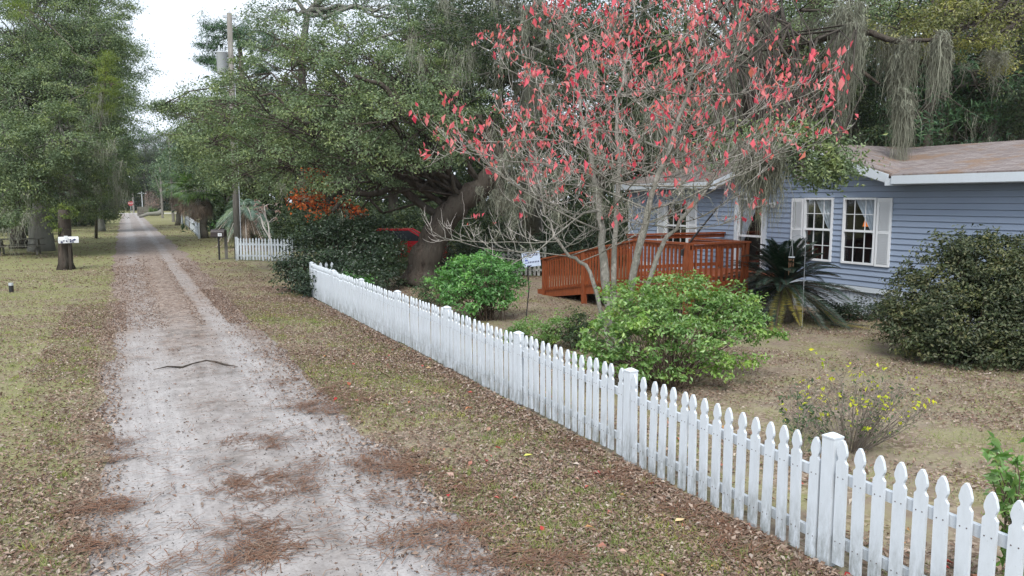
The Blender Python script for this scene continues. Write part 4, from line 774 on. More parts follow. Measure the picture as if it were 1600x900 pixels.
# ------------------------------------------------------------------ red dogwood
def dogwood():
    b = g(965, 566); t = thing('dogwood_tree', b, 'half-bare many-stemmed dogwood with pinkish-red leaves and pale twigs in the middle of the yard', 'tree')
    tk, br, tw, lf, lf2, ms2 = MB(), MB(), MB(), MB(), MB(), []
    d0 = depth_of(b); cen = at(985, 185, d0 + .3); tips = []
    def twig(s_, dr, ln, r, tgt, k=3, lift=.12):
        n = 6; q = np.array(s_, float); pts = [q.copy()]; dd = unit(np.array(dr, float))
        for i in range(n):
            dd = unit(dd + rng.normal(0, .13, 3) + np.array([0, 0, lift * (i + 1) / n])); q = q + dd * ln / n; pts.append(q.copy())
        pts = np.array(pts); tgt.tube(pts, np.linspace(r, r * .35, n + 1), k); return pts
    stems = [([(945, 470), (943, 400), (938, 330), (922, 250), (905, 150), (893, 60)], .066, 19, .26), ([(985, 470), (1000, 385), (1015, 310), (1045, 235), (1072, 150), (1098, 60)], .062, 21, .3),
             ([(958, 490), (956, 380), (968, 280), (962, 180), (984, 80), (998, -10)], .045, 19, .35), ([(950, 452), (922, 418), (888, 402), (866, 372), (850, 325), (835, 260)], .035, 13, .3), ([(992, 440), (1030, 395), (1062, 345), (1100, 300), (1130, 255), (1150, 200)], .04, 14, .3)]
    for pts, r, nb, t0 in stems:
        z_ = rng.normal(0, .12); P = np.array([at(x, y, d0 + z_ * k) for k, (x, y) in enumerate(pts)]); P[0] = b + np.array([(pts[0][0] - 965) * .004, (pts[0][0] - 965) * .004, -.05])
        D_ = np.concatenate([[P[i] * (1 - f) + P[i + 1] * f for f in (0, .25, .5, .75)] for i in range(len(P) - 1)] + [P[-1:]]); D_[1:-1] = (D_[:-2] + 2 * D_[1:-1] + D_[2:]) / 4; D_[1:] += rng.normal(0, .018, (len(D_) - 1, 3))
        tk.tube(D_, np.linspace(r * 1.15, r * .22, len(D_)) * (1 + rng.normal(0, .06, len(D_))), 9)
        for k in range(nb):
            f = t0 + (1 - t0) * (k + rng.random()) / nb; s_ = D_[min(len(D_) - 1, int(f * len(D_)))]; az = k * 2.4 + rng.normal(0, .4)
            ln = rng.uniform(1.5, 3.0) * (1.05 - .5 * max(0, f - .55) / .45); el = rng.uniform(-.02, .38) + .35 * max(0, f - .75) / .25
            lb_ = twig(s_, [math.cos(az) * math.cos(el), math.sin(az) * math.cos(el), math.sin(el)], ln, max(.010, r * .30 * (1.1 - f * .5)), br, 5, .10)
            T_ = unit(lb_[-1] - lb_[0]); sd = unit(np.cross(T_, [0, 0, 1.0])); n2 = int(4 + ln * 2.2)
            for j in range(n2):
                i = 1 + 5 * (j + rng.random()) / n2; i0 = int(i); q = lb_[i0] * (1 - i + i0) + lb_[min(6, i0 + 1)] * (i - i0)
                sg = (-1) ** j; dr = unit(T_ * rng.uniform(.4, 1.0) + sd * sg * rng.uniform(.5, 1.0) + np.array([0, 0, rng.uniform(-.05, .5)]))
                sb_ = twig(q, dr, rng.uniform(.45, .95) * (1.15 - .1 * i), .0075, br, 4, .22)
                for u in range(rng.integers(2, 5)):
                    q2 = sb_[rng.integers(2, 7)]; e_ = twig(q2, unit(sb_[-1] - sb_[0]) * .7 + rng.normal(0, .5, 3) + np.array([0, 0, .25]), rng.uniform(.15, .36), .0034, tw, 3, .3); tips.append(e_[-1])
                tips.append(sb_[-1])
            tips.append(lb_[-1])
    Q = np.array(tips)
    zr = (Q[:, 2] - (cen[2] - 1.4)) / 3.0; cl = np.sin(Q[:, 0] * 2.3 + 1) * np.sin(Q[:, 1] * 2.1 + 2) * np.sin(Q[:, 2] * 2.7) + .6 * np.sin(Q[:, 0] * 4.1 + Q[:, 2] * 3.3)
    out = np.clip(np.linalg.norm((Q - cen)[:, :2], axis=1) / 3.0, 0, 1.1)
    keep = Q[rng.random(len(Q)) < np.clip(zr + .15, .05, 1) * np.clip(.72 + .36 * cl, .12, 1) * (.55 + .6 * out)]
    m_ = rng.integers(1, 6, len(keep)); k = np.repeat(np.arange(len(keep)), m_); C = keep[k] + rng.normal(0, .065, (len(k), 3)) - np.array([0, 0, .05]); nr = rng.normal(0, 1, (len(k), 3)) * np.array([1, 1, .35])
    sel = rng.random(len(k)) < .62
    leaves(lf, C[sel], unit(nr[sel]), .100, .5, .4, 1.6, jit=.8, fold=.22); leaves(lf2, C[~sel], unit(nr[~sel]), .078, .36, .5, 1.3, jit=.6, fold=.32)
    tk.obj('trunk', M['dog_bark'], t, b, True); br.obj('limbs', M['dog_bark'], t, b, True); tw.obj('twigs', M['twig'], t, b); lf.obj('crown', M['red_leaf'], t, b); lf2.obj('crown', M['pink_leaf'], t, b)
    low = Q[(Q[:, 2] < cen[2] - .5)]; mm = MB(); moss_strands(mm, low[rng.permutation(len(low))[:34]], .4, 12, .05, .006); tag(mm.obj('spanish_moss', M['moss'], t, b), kind='stuff')
    return t
dogwood()

# ------------------------------------------------------------------ palms
def pinnate(mb, pts, n, ln, wd, vee=.45, droop=.2, m=0, taper=True, sweep=.5):
    P = np.asarray(pts, float); s = np.linspace(0, len(P) - 1.001, n); i = s.astype(int); f = (s - i)[:, None]
    C = P[i] * (1 - f) + P[i + 1] * f; T = unit(P[i + 1] - P[i]); sd = unit(np.cross(T, np.array([0, 0, 1.0])) + 1e-6); u = np.cross(sd, T); u *= np.sign(u[:, 2:3] + 1e-9)
    t = np.linspace(0, 1, n); L_ = (ln * (np.sin(t * 2.6 + .35) if taper else np.ones(n)))[:, None]
    for sg in (-1, 1):
        dr = unit(sd * sg + u * vee + T * sweep + rng.normal(0, .05, (n, 3))); tip = C + dr * L_ - np.array([0, 0, 1.0]) * L_ * droop * rng.uniform(.6, 1.3, (n, 1))
        mid = C + dr * L_ * .5; V = np.stack([C - T * wd * .5, mid - T * wd * .6, tip, mid + T * wd * .6], 1).reshape(-1, 3); mb.add(V, np.arange(n * 4).reshape(n, 4), m)
def arch(o, az, el, ln, sag, n=9):
    s = np.linspace(0, 1, n)[:, None]; h = np.array([math.cos(az), math.sin(az), 0]); return o + h * ln * s * math.cos(el) + np.array([0, 0, 1.0]) * (ln * s * math.sin(el) - sag * ln * s ** 2)
b = g(1222, 503); t = thing('sago_palm', b, 'dark sago palm with arching fronds in front of the double window', 'palm'); gr, gd, rc = MB(), MB(), MB(); o = b + np.array([0, 0, .8])
for k in range(130):
    el = rng.uniform(-.45, 1.4); p = arch(o, rng.uniform(0, 6.28), el, rng.uniform(1.25, 1.9), rng.uniform(.28, .5)); p[:, 2] = np.maximum(p[:, 2], .04); rc.tube(p, np.linspace(.010, .003, 9), 4)
    pinnate(gd if (el < .1 and rng.random() < .22) else gr, p[1:], 64, .2, .016, .35, .08)
tb = MB(); tb.tube([b - [0, 0, .1], b + [0, 0, .4], o], [.22, .21, .14], 12); tb.obj('trunk', M['palm_trunk'], t, b, True); rc.obj('frond_stalks', M['stem'], t, b); gr.obj('fronds', M['sago_leaf'], t, b); gd.obj('fronds', M['sago_gold'], t, b)
b = g(380, 388); t = thing('pindo_palm', b, 'blue-green feather palm with drooping fronds just behind the transformer pole', 'palm'); gr, rc, dead = MB(), MB(), MB(); d = depth_of(b); o = at(383, 330, d)
for k in range(44):
    el = rng.uniform(-.1, 1.3); p = arch(o, rng.uniform(0, 6.28), el, rng.uniform(1.5, 2.1), rng.uniform(.6, .95), 10); rc.tube(p, np.linspace(.022, .006, 10), 4); pinnate(gr, p[2:], 84, .5, .016, .5, .45)
for k in range(26): p = arch(o, rng.uniform(0, 6.28), rng.uniform(-.9, .0), rng.uniform(1.0, 1.8), rng.uniform(.5, .9), 8); p[:, 2] = np.maximum(p[:, 2], .1); rc.tube(p, .012, 4); pinnate(dead, p[1:], 30, .3, .025, .1, .7)
tb = MB(); tb.tube([b, (b + o) / 2, o], [.24, .22, .2], 10); tb.obj('trunk', M['palm_trunk'], t, b, True); rc.obj('frond_stalks', M['twig'], t, b); gr.obj('fronds', M['pindo_leaf'], t, b); dead.obj('dead_fronds', M['dead_palm'], t, b)
def fan(mb, c, dr, r, drp, m=0, n=22):
    dr = unit(dr); sd = unit(np.cross(dr, [0.05, 0, 1.0])); 
    a = np.linspace(-1.9, 1.9, n) + rng.normal(0, .04, n); ax = np.cos(a)[:, None] * dr + np.sin(a)[:, None] * sd; L_ = (r * rng.uniform(.8, 1.1, n))[:, None]; w_ = r * .04
    pr = np.cross(ax, np.cross(dr, sd)); tip = c + ax * L_ - np.array([0, 0, 1.0]) * L_ * drp; mid = c + ax * L_ * .55 - np.array([0, 0, 1.0]) * L_ * drp * .22
    V = np.stack([np.repeat(c[None], n, 0), mid - pr * w_, tip, mid + pr * w_], 1).reshape(-1, 3); mb.add(V, np.arange(n * 4).reshape(n, 4), m)
def sabal(label, px, py, tx, ty, sc, nl, nd):
    b = g(px, py); d = depth_of(b); o = at(tx, ty, d); t = thing('cabbage_palm', b, label, 'palm'); tb, gr, dd, rc = MB(), MB(), MB(), MB()
    tb.tube(curve(b - [0, 0, .1], o, 8, .03), np.linspace(.27, .22, 8), 12)
    for k in range(nl):
        p = arch(o, rng.uniform(0, 6.28), rng.uniform(-.1, 1.4), sc * rng.uniform(.8, 1.2), .35, 5); rc.tube(p, .018, 4); fan(gr, p[-1], p[-1] - p[-2], sc * .8, .35)
    for k in range(nd):
        oo = o - np.array([0, 0, rng.uniform(0, sc * .5)]); p = arch(oo, rng.uniform(0, 6.28), rng.uniform(-.7, .1), sc * rng.uniform(.35, .8), .7, 5); rc.tube(p, .016, 4); fan(dd, p[-1], p[-1] - p[-2] - np.array([0, 0, sc * .2]), sc * rng.uniform(.4, .7), .55, 0, 15)
    tb.obj('trunk', M['palm_trunk'], t, b, True); rc.obj('frond_stalks', M['twig'], t, b); gr.obj('fronds', M['palm_leaf'], t, b); dd.obj('dead_fronds', M['dead_palm'], t, b)
sabal('cabbage palm with a thick brown skirt of dead fronds beside the end-on white fence', 320, 372, 313, 302, 1.05, 20, 34)
sabal('shaggy cabbage palm farther up the road with a dead frond skirt over its trunk', 277, 352, 287, 290, 1.6, 14, 40)
sabal('third cabbage palm leaning between its two shaggy neighbours', 300, 358, 296, 300, 1.3, 14, 28)

# ------------------------------------------------------------------ poles, mailboxes, signs, car and the rest
b = g(372, 405); d = depth_of(b); top = at(361, 27, d); top = np.array([b[0] + (top[0] - b[0]) * .4, b[1] + (top[1] - b[1]) * .4, top[2]]); t = thing('utility_pole', b, 'gray wooden utility pole carrying a transformer can beside the short white fence', 'utility pole')
pm = MB(); pm.tube([b - [0, 0, .2], (b + top) / 2, top], [.15, .13, .105], 14); pm.obj('pole', M['pole'], t, b, True)
q = b + (top - b) * .80 + np.array([-.36, .05, 0]); pm = MB(); pm.lathe(q, [(0, -.5), (.2, -.5), (.23, -.46), (.23, .40), (.25, .42), (.25, .46), (.0, .5)], 20)
for dx in (-.1, .1): pm.lathe(q + [dx, 0, .5], [(.03, -.02), (.05, .05), (.03, .1), (.05, .15), (.02, .22), (0, .24)], 10)
pm.box(q + [.26, 0, .2], (.12, .12, .08)); pm.box(q + [.26, 0, -.2], (.12, .12, .08)); pm.obj('transformer', M['gray_metal'], t, b, True)
pm = MB(); pm.tube([b + [.14, -.1, 0], b + (top - b) * .75 + [.12, -.1, 0]], .018, 6); pm.obj('conduit', M['gray_metal'], t, b); pm = MB(); pm.box(top + [0, 0, -.15], (.55, .1, .1)); pm.lathe(top, [(.02, -.05), (.06, 0), (.03, .1), (0, .14)], 10); pm.obj('insulator', M['gray_metal'], t, b)
def plain_pole(px, py, topy, r, label, mt='pole', lamp=False, cross=False):
    b = g(px, py); d = depth_of(b); z = at(px, topy, d)[2]; t = thing('utility_pole', b, label, 'utility pole'); pm = MB(); pm.tube([b - [0, 0, .2], b + [0, 0, z]], [r, r * .75], 10); pm.obj('pole', M[mt], t, b)
    if lamp: pm = MB(); pm.tube([b + [0, 0, z - .4], b + [-.3, -.4, z - .1], b + [-.6, -.9, z]], .05, 6); pm.lathe(b + [-.6, -1.0, z - .05], [(0, .2), (.3, .12), (.4, -.08), (0, -.12)], 12); pm.obj('lamp_head', M['white'], t, b)
    if cross: pm = MB(); pm.box(b + [0, 0, z - .3], (1.8, .12, .12)); pm.obj('crossarm', M[mt], t, b)
plain_pole(209, 333, 277, .2, 'far pale pole with a lamp head beside the stop sign', 'pole', True)
plain_pole(254, 341, 262, .16, 'thin far pole on the verge beyond the planter')
plain_pole(271, 347, 208, .17, 'tall far pole whose top stands against the sky above the palms', 'pole', False, True)
plain_pole(223, 331, 300, .11, 'short T-shaped post left of the rusty bare bush', 'gray_metal', False, True)
def text(body, size, loc, rot, mt, parent, name='lettering', align='CENTER'):
    c = bpy.data.curves.new(name, 'FONT'); c.body = body; c.size = size; c.align_x = align; c.align_y = 'CENTER'; c.extrude = .001; o = bpy.data.objects.new(name, c); COL.objects.link(o); c.materials.append(mt); bpy.context.view_layer.update(); me = bpy.data.meshes.new_from_object(o); bpy.data.objects.remove(o); o = bpy.data.objects.new(name, me); COL.objects.link(o); o.location = [float(x) for x in loc]; o.rotation_euler = rot; o.parent = parent; return o
b = g(205, 335.5); t = thing('stop_sign', b, 'small red octagonal stop sign at the far end of the road', 'sign'); pm = MB(); pm.box(b + [0, .03, 1.1], (.08, .05, 2.2)); pm.obj('post', M['gray_metal'], t, b)
pm = MB(); pm.prism([(b[0] + .48 * math.cos(R(22.5 + 45 * k)), b[2] + 2.05 + .48 * math.sin(R(22.5 + 45 * k))) for k in range(8)], 'y', b[1] - .03, b[1] - .005); pl = pm.obj('plate', M['stop_red'], t, b); text('STOP', .32, (0, -.035, 2.05), (R(90), 0, 0), M['white'], pl)
# black mailbox
def mailbox(b, yaw, h, ln, wd, body, label, sticker=True):
    t = thing('mailbox', b, label, 'mailbox'); t.rotation_euler = (0, 0, yaw); o = (0, 0, 0)
    pr = [(-wd / 2, 0), (wd / 2, 0), (wd / 2, wd * .55)] + [(wd / 2 * math.cos(a), wd * .55 + wd / 2 * math.sin(a)) for a in np.linspace(.3, math.pi - .3, 7)] + [(-wd / 2, wd * .55)]
    pm = MB(); pm.prism([(x, z + h) for x, z in pr], 'y', -ln / 2, ln / 2); pm.obj('box', body, t)
    pm = MB(); pm.prism([(x * 1.05, z * 1.03 + h - .004) for x, z in pr], 'y', -ln / 2 - .02, -ln / 2 - .002); pm.obj('door', body, t)
    pm = MB(); pm.box((wd / 2 + .012, -.05, h + wd * .7), (.012, .03, .2)); pm.box((wd / 2 + .012, -.11, h + wd * 1.1), (.012, .12, .06)); pm.obj('flag', body, t); return t
b = g(343, 406); t = mailbox(b, R(62), 1.02, .58, .30, M['brown_metal'], 'dark brown mailbox on a thin post with a white number sticker near the utility pole')
pm = MB(); pm.box((0, 0, .5), (.06, .06, 1.0)); pm.box((0, 0, 1.0), (.2, .4, .035)); pm.obj('post', M['black'], t)
pm = MB(); pm.box((-.1535, -.12, 1.11), (.005, .17, .13)); st_ = pm.obj('sticker', M['white'], t); text('20', .1, (-.157, -.12, 1.11), (R(90), 0, R(-90)), M['ink'], st_)
b = g(354, 405); pm = MB(); pm.box((0, 0, .58), (.12, .12, 1.16)); pm.box((0, 0, 1.17), (.13, .13, .03), taper=.6); o = pm.obj('wooden_post', M['pole']); o.location = b; tag(o, 'short weathered wooden post directly beside the dark brown mailbox', 'post')
b = g(103, 421); d = depth_of(b); t = thing('tree_stump', b, 'tall dead tree stump topped with green resurrection fern tufts', 'stump'); pm = MB(); kk = 16
pm.tube([b - [0, 0, .1], b + [0, 0, .25], b + [0.02, 0, 1.0], b + [.05, 0, 1.9], b + [.05, 0, 2.25]], [.36, .25, .22, .21, .18], kk, squash=1 + rng.normal(0, .1, kk)); pm.obj('trunk', M['dark_bark'], t, b, True)
fo = MB(); cc = np.array([b + [x, y, z] for x, y, z in [(-.35, -.1, 1.7), (-.45, -.1, 1.95), (.1, -.3, 2.0), (.25, -.1, 2.3), (-.2, -.2, 1.5), (.0, 0, 2.4), (-.3, .1, 2.2), (.45, -.1, 2.1)]]); cluster_leaves(fo, cc, np.tile([0, -.3, 1.0], (8, 1)), 110, .12, .09, .3, .6); fo.obj('foliage', M['fern'], t, b)
bb = b + np.array([.18, -.42, 0]); t = mailbox(bb, R(-78), 1.02, .62, .22, M['white'], 'white mailbox with black floral pattern fixed in front of the tall stump')
pm = MB(); pm.box((0, 0, .5), (.07, .07, 1.04)); pm.obj('post', M['dark_bark'], t); pm = MB()
for k in range(14):
    yy, zz, rr = rng.uniform(-.25, .25), 1.02 + rng.uniform(.03, .13), rng.uniform(.018, .04); pl = [(yy + rr * (1 + .4 * math.cos(5 * a)) * math.cos(a), zz + rr * (1 + .4 * math.cos(5 * a)) * math.sin(a)) for a in np.linspace(0, 6.28, 15)[:-1]]; pm.prism(pl, 'x', -.1125 - .0003 * k, -.1105); pm.prism(pl, 'x', .1105, .1125 + .0003 * k)
pm.obj('pattern', M['ink'], t)
b = g(18, 457); pm = MB(); pm.tube([(0, 0, 0), (0, 0, .2)], .06, 12); pm.tube([(0, 0, .2), (0, 0, .27)], .062, 12, 1); o = pm.obj('marker_stub', [M['black'], M['gray_metal']]); o.location = b; tag(o, 'short black pipe stub with a gray cap on the left lawn', 'marker')
b = g(32, 398); t = thing('picnic_table', b, 'old dark wooden picnic table under the left oak', 'table'); pm = MB()
for k in range(5): pm.box((0, -.32 + k * .16, .76), (2.0, .14, .04))
pm.obj('tabletop', M['old_wood'], t)
for s_ in (-1, 1):
    pm = MB(); pm.box((0, s_ * .75, .44), (2.0, .26, .04)); pm.obj('seat', M['old_wood'], t)
    pm = MB(); pm.beam((s_ * .75, -.75, 0), (s_ * .75, -.25, .74), .08, .1); pm.beam((s_ * .75, .75, 0), (s_ * .75, .25, .74), .08, .1); pm.box((s_ * .75, 0, .41), (.05, 1.7, .1)); pm.obj('leg', M['old_wood'], t)
# red car behind the shrubs
b = at(614, 430, 31.5) * np.array([1, 1, 0]); car = thing('parked_car', b, 'red car parked behind the leaning oak, mostly hidden by dark shrubs', 'car'); car.rotation_euler = (0, 0, R(-24))
pr = [(-2.2, .35), (-2.25, .6), (-2.15, .88), (-1.2, .98), (-.55, 1.38), (.75, 1.42), (1.5, 1.02), (2.15, .95), (2.25, .6), (2.2, .32)]
pm = MB(); pm.prism([(x, z) for x, z in pr[:3] + [(-1.25, .95), (1.55, 1.0)] + pr[7:]], 'y', -.86, .86); pm.obj('body', M['red_paint'], car)
pm = MB(); V = [(-1.2, -.82, .951), (-1.2, .82, .951), (1.5, .82, .995), (1.5, -.82, .995), (-.55, -.66, 1.40), (-.55, .66, 1.40), (.75, .66, 1.43), (.75, -.66, 1.43)]; pm.add(V, np.array([[4, 5, 6, 7]])); pm.box((.1, 0, 1.425), (1.34, 1.36, .05)); 
for a_, b_ in ((0, 4), (1, 5), (2, 6), (3, 7)): pm.beam(V[a_], V[b_], .07, .07)
pm.obj('roof', M['red_paint'], car)
for nm, ids in (('windshield', (3, 2, 6, 7)), ('rear_window', (1, 0, 4, 5)), ('side_window', (0, 3, 7, 4)), ('side_window', (2, 1, 5, 6))): pm = MB(); pm.add([V[i] for i in ids], np.array([[0, 1, 2, 3]])); pm.obj(nm, M['dark_glass'], car)
for x in (-1.4, 1.4):
    for s_ in (-1, 1):
        pm = MB(); pm.tube([(x, s_ * .72, .33), (x, s_ * .885, .33)], .33, 22); wh = pm.obj('wheel', M['tyre'], car); pm = MB(); pm.tube([(x, s_ * .87, .33), (x, s_ * .892, .33)], .2, 16); pm.obj('rim', M['chrome'], wh)
for s_ in (-1, 1): pm = MB(); pm.box((2.2, s_ * .62, .72), (.1, .34, .14)); pm.obj('headlight', M['chrome'], car); pm = MB(); pm.box((-2.21, s_ * .66, .72), (.08, .26, .16)); pm.obj('taillight', M['stop_red'], car)
# yard sign
b = g(822, 497); d = depth_of(b); sg_ = thing('yard_sign', b, 'pale blue printed yard sign on a thin black stake in front of the ramp', 'sign'); c = at(830, 405, d); pm = MB(); pm.tube([b, (b + c) / 2 + [0.01, 0, 0], c - [.1, 0, .17]], .012, 6); pm.tube([c - [.1, 0, .17], c + [-.02, .01, -.16], c + [.1, 0, -.13]], .009, 6); pm.obj('stake', M['black'], sg_, b)
pl = bpy.data.objects.new('panel', None); pm = MB(); pm.box((0, 0, 0), (.40, .012, .33)); pl = pm.obj('panel', M['sign_blue'], sg_); pl.location = c - b; pl.rotation_euler = (0, R(-7), -R(28))
pm = MB(); 
for z_, n_ in ((.118, 7), (.085, 5)):
    x = -.17
    for k in range(n_): w_ = .335 / n_ - .014; pm.box((x + w_ / 2, -.0075, z_), (w_, .002, .022)); x += w_ + .014
x = -.06
for k in range(7): pm.box((x, -.0075, -.065), (.022, .002, .036)); x += .036
pm.box((-.06, -.0075, -.14), (.1, .002, .018)); pm.obj('lettering', M['ink'], pl)
pm = MB(); pm.prism([(-.15, -.02), (-.12, .0), (-.125, .03), (-.115, .035), (-.105, .03), (-.11, .0), (-.07, -.02), (-.08, -.035), (-.14, -.035)], 'y', -.008, -.0062); pm.box((-.11, -.0075, -.075), (.08, .002, .012)); pm.obj('emblem', M['sign_ink_blue'], pl)
# wind chime on a hook in front of the sago
b = g(1253, 512); d = depth_of(b); t = thing('shepherd_hook', b, 'thin gray garden hook standing before the sago palm', 'hook'); z = at(1253, 372, d)[2]; pm = MB(); c = at(1238, 372, d)
pm.tube([b, b + [0, 0, z - .1], b + [-.02, 0, z], (b[0] * .5 + c[0] * .5, b[1] * .5 + c[1] * .5, z + .07), (c[0], c[1], z + .02), (c[0] + .01, c[1], z - .02)], .006, 6); o = pm.obj('rod', M['gray_metal'], t, b)
t = thing('wind_chime', c, 'wind chime with copper tubes and a white disc hanging before the sago palm', 'wind chime'); k_ = d / 1200; zz = z - .02; pm = MB(); cz_ = at(1238, 402, d)[2]
for a in (0, 2.1, 4.2): pm.tube([(c[0], c[1], zz), (c[0] + .045 * math.cos(a), c[1] + .045 * math.sin(a), cz_)], .003, 4)
pm.obj('cord', M['white'], t, c); pm = MB(); pm.lathe((c[0], c[1], cz_), [(0, -.012), (.065, -.012), (.065, .012), (0, .014)], 18); pm.obj('disc', M['white'], t, c)
for k in range(5): a = k * 1.2566; pm = MB(); pm.tube([(c[0] + .045 * math.cos(a), c[1] + .045 * math.sin(a), cz_ - .03), (c[0] + .045 * math.cos(a), c[1] + .045 * math.sin(a), cz_ - .27 - .05 * (k % 3))], .009, 8); pm.obj('tube', M['copper'], t, c)
# far planter box, log and yucca
b = g(226, 337); t = thing('planter_box', b, 'gray timber planter box on the verge near the end of the road', 'planter'); pm = MB()
for k in range(4): pm.box((0, 0, .2 + .38 * k), (2.2, 2.0, .35))
pm.obj('box', M['old_wood'], t); b = g(238, 338); t = thing('yucca_plant', b, 'spiky green yucca growing beside the far planter box', 'plant'); pm = MB()
for k in range(40): p = arch(np.array([0, 0, .3]), rng.uniform(0, 6.28), rng.uniform(.2, 1.4), rng.uniform(1.2, 2.0), .2, 4); pm.tube(p, [.08, .07, .05, .01], 3)
pm.obj('leaves', M['palm_leaf'], t)
b = g(236, 340); pm = MB(); pm.tube(curve((-1.6, -.5, .15), (1.6, .3, .9), 6, .05), [.22, .25, .28, .3, .36, .45], 10); o = pm.obj('fallen_log', M['gray_bark'], smooth=True); o.location = b; tag(o, 'gray fallen log lying against the far yucca', 'log')
# bare saplings by the short fence, dead frond heap behind the pole
def sapling(label, base_px, tips, r, leafy=None):
    b = g(*base_px); d = depth_of(b); t = thing('bare_sapling', b, label, 'tree'); pm, fo = MB(), MB(); kn = b + np.array([0, 0, .75])
    pm.tube([b, b + [.02, 0, .4], kn], [r, r * .9, r * .85], 7)
    for (x, y) in tips:
        e = at(x, y, d + rng.normal(0, .2)); c = curve(kn, e, 7, .05); pm.tube(c, np.linspace(r * .7, r * .3, 7), 6)
        for k in range(5): s_ = c[rng.integers(3, 7)]; e2 = s_ + rng.normal(0, .3, 3) + [0, 0, .2]; pm.tube(curve(s_, e2, 4, .1), np.linspace(r * .25, .004, 4), 4); leafy and leaves(fo, e2 + rng.normal(0, .08, (10, 3)), np.tile([0, 0, 1.0], (10, 1)), .14, .4, .9)
    pm.obj('trunk', M['twig'], t, b)
    if leafy: fo.obj('crown', M[leafy], t, b)
sapling('pale bare sapling forking into two stems behind the short white fence', (424, 402), [(403, 330), (413, 322)], .055, 'rust_leaf')
sapling('small white-twigged bare shrub on the lawn right of the forked sapling', (437, 382), [(425, 345), (445, 335), (438, 330), (452, 345)], .03)
b = g(392, 392); t = MB()
for k in range(30): p = arch(np.array([rng.normal(0, .4), rng.normal(0, .3), .1]), rng.uniform(0, 6.28), rng.uniform(0, .9), rng.uniform(.6, 1.3), .5, 6); p[:, 2] = np.maximum(p[:, 2], .03); pinnate(t, p, 20, .25, .02, .1, .5)
o = t.obj('frond_heap', M['dead_palm']); o.location = b; tag(o, 'heap of dark dead palm fronds at the foot of the feather palm', 'debris')

# ================================================================== GROUND COVER
def area_pts(n, x0, x1, y0, y1):
    """points denser near the camera"""
    y = y0 + (y1 - y0) * rng.random(n) ** 1.7; x = rng.uniform(x0, x1, n); return np.stack([x, y, np.full(n, .012)], 1)
def patch(p, s, k=0.0): return np.sin(p[:, 0] * s + 1.3 + k) * np.sin(p[:, 1] * s * .8 + .5 + k) + .6 * np.sin(p[:, 0] * s * 2.3 + p[:, 1] * s * 1.9 + k) + rng.normal(0, .35, len(p))
L_, Lr = MB(), MB()
p = np.concatenate([area_pts(230000, -9, 4.3, 2.5, 34), area_pts(130000, 1.6, 4.3, 2.5, 24), area_pts(36000, -1.4, -.1, 2.5, 22)]); inroad = (p[:, 0] > -.3 + rng.normal(0, .14, len(p))) & (p[:, 0] < 2.2 + rng.normal(0, .2, len(p)))
mid = (p[:, 1] > 17) & (p[:, 1] < 40) & ~(np.abs(p[:, 0] - 1.62) < .22); side = ~inroad
keep = (inroad & mid & (rng.random(len(p)) < .75)) | (inroad & ~mid & (rng.random(len(p)) < .05)) | (side & (p[:, 0] > 0) & (rng.random(len(p)) < np.clip(.55 + .35 * patch(p, 1.1) + .25 * (np.abs(p[:, 0] - 4.0) < .5), .22, 1))) | (side & (p[:, 0] < 0) & ((rng.random(len(p)) < np.clip(.42 + .3 * patch(p, 1.0, 2), .16, .9)) | ((p[:, 0] > -1.0 + rng.normal(0, .25, len(p))) & (rng.random(len(p)) < .45)) | ((p[:, 1] > 16.5) & (p[:, 1] < 20.5))))
p = p[keep]; q = area_pts(110000, 4.6, 15, 2.5, 24); q = q[patch(q, .8, 1) > -.3]; p = np.concatenate([p, q])
leaves(L_, p + rng.uniform(0, .012, (len(p), 1)) * [0, 0, 1], np.tile([0, 0, 1.0], (len(p), 1)), .036, .5, .4, 0, jit=.9, fold=.2)
q = np.stack([rng.uniform(-14, 9, 60000), rng.uniform(26, 90, 60000), np.full(60000, .015)], 1); q = q[(rng.random(len(q)) < np.clip(.3 + .4 * patch(q, .5, 3), .05, .9)) & ((np.abs(q[:, 0] - .95) > 1.5) | ((q[:, 1] < 42) & (np.abs(q[:, 0] - 1.62) > .2)))]; leaves(L_, q, np.tile([0, 0, 1.0], (len(q), 1)), .075, .5, .4, 0, jit=.9, fold=.2)
M['litter'] = leaf_mat('fallen_leaf', [(0.125, 0.081, 0.056), (0.237, 0.163, 0.119), (0.338, 0.250, 0.194), (0.150, 0.100, 0.075), (0.425, 0.338, 0.275), (0.213, 0.125, 0.088), (0.112, 0.075, 0.056), (0.525, 0.450, 0.388)], .05, .75, .2, 0)
yy = 2.4 + 18.5 * rng.random(9000) ** 1.4; q = np.stack([FX - .06 - np.abs(rng.normal(0, .16, 9000)), yy, rng.uniform(.012, .045, 9000)], 1); leaves(L_, q, np.tile([-.3, 0, 1.0], (9000, 1)), .042, .5, .6, 0, jit=.8, fold=.22)
cc = area_pts(260, -7, 4.2, 2.6, 16); cc = cc[(cc[:, 0] < -.5) | (cc[:, 0] > 2.3)]; k = np.repeat(np.arange(len(cc)), 26); q = cc[k] + rng.normal(0, .09, (len(k), 3)) * [1, 1, 0] + rng.uniform(0, .03, (len(k), 1)) * [0, 0, 1]; leaves(L_, q, np.tile([0, 0, 1.0], (len(q), 1)), .042, .5, .6, 0, jit=.8, fold=.22)
tag(L_.obj('fallen_leaves', M['litter']), 'dry brown fallen leaves scattered over verge, road and yard', 'leaf litter', kind='stuff')
p = area_pts(330, 2.3, 6, 2.8, 13); leaves(Lr, p + [0, 0, .012], np.tile([0, 0, 1.0], (len(p), 1)), .06, .55, .4, 0, jit=.7, fold=.22)
M['litter2'] = leaf_mat('coloured_fallen_leaf', [(.5, .36, .2), (.45, .05, .05), (.42, .3, .22), (.55, .5, .42), (.4, .12, .08), (.5, .33, .12)], .1, .6, .25, 0)
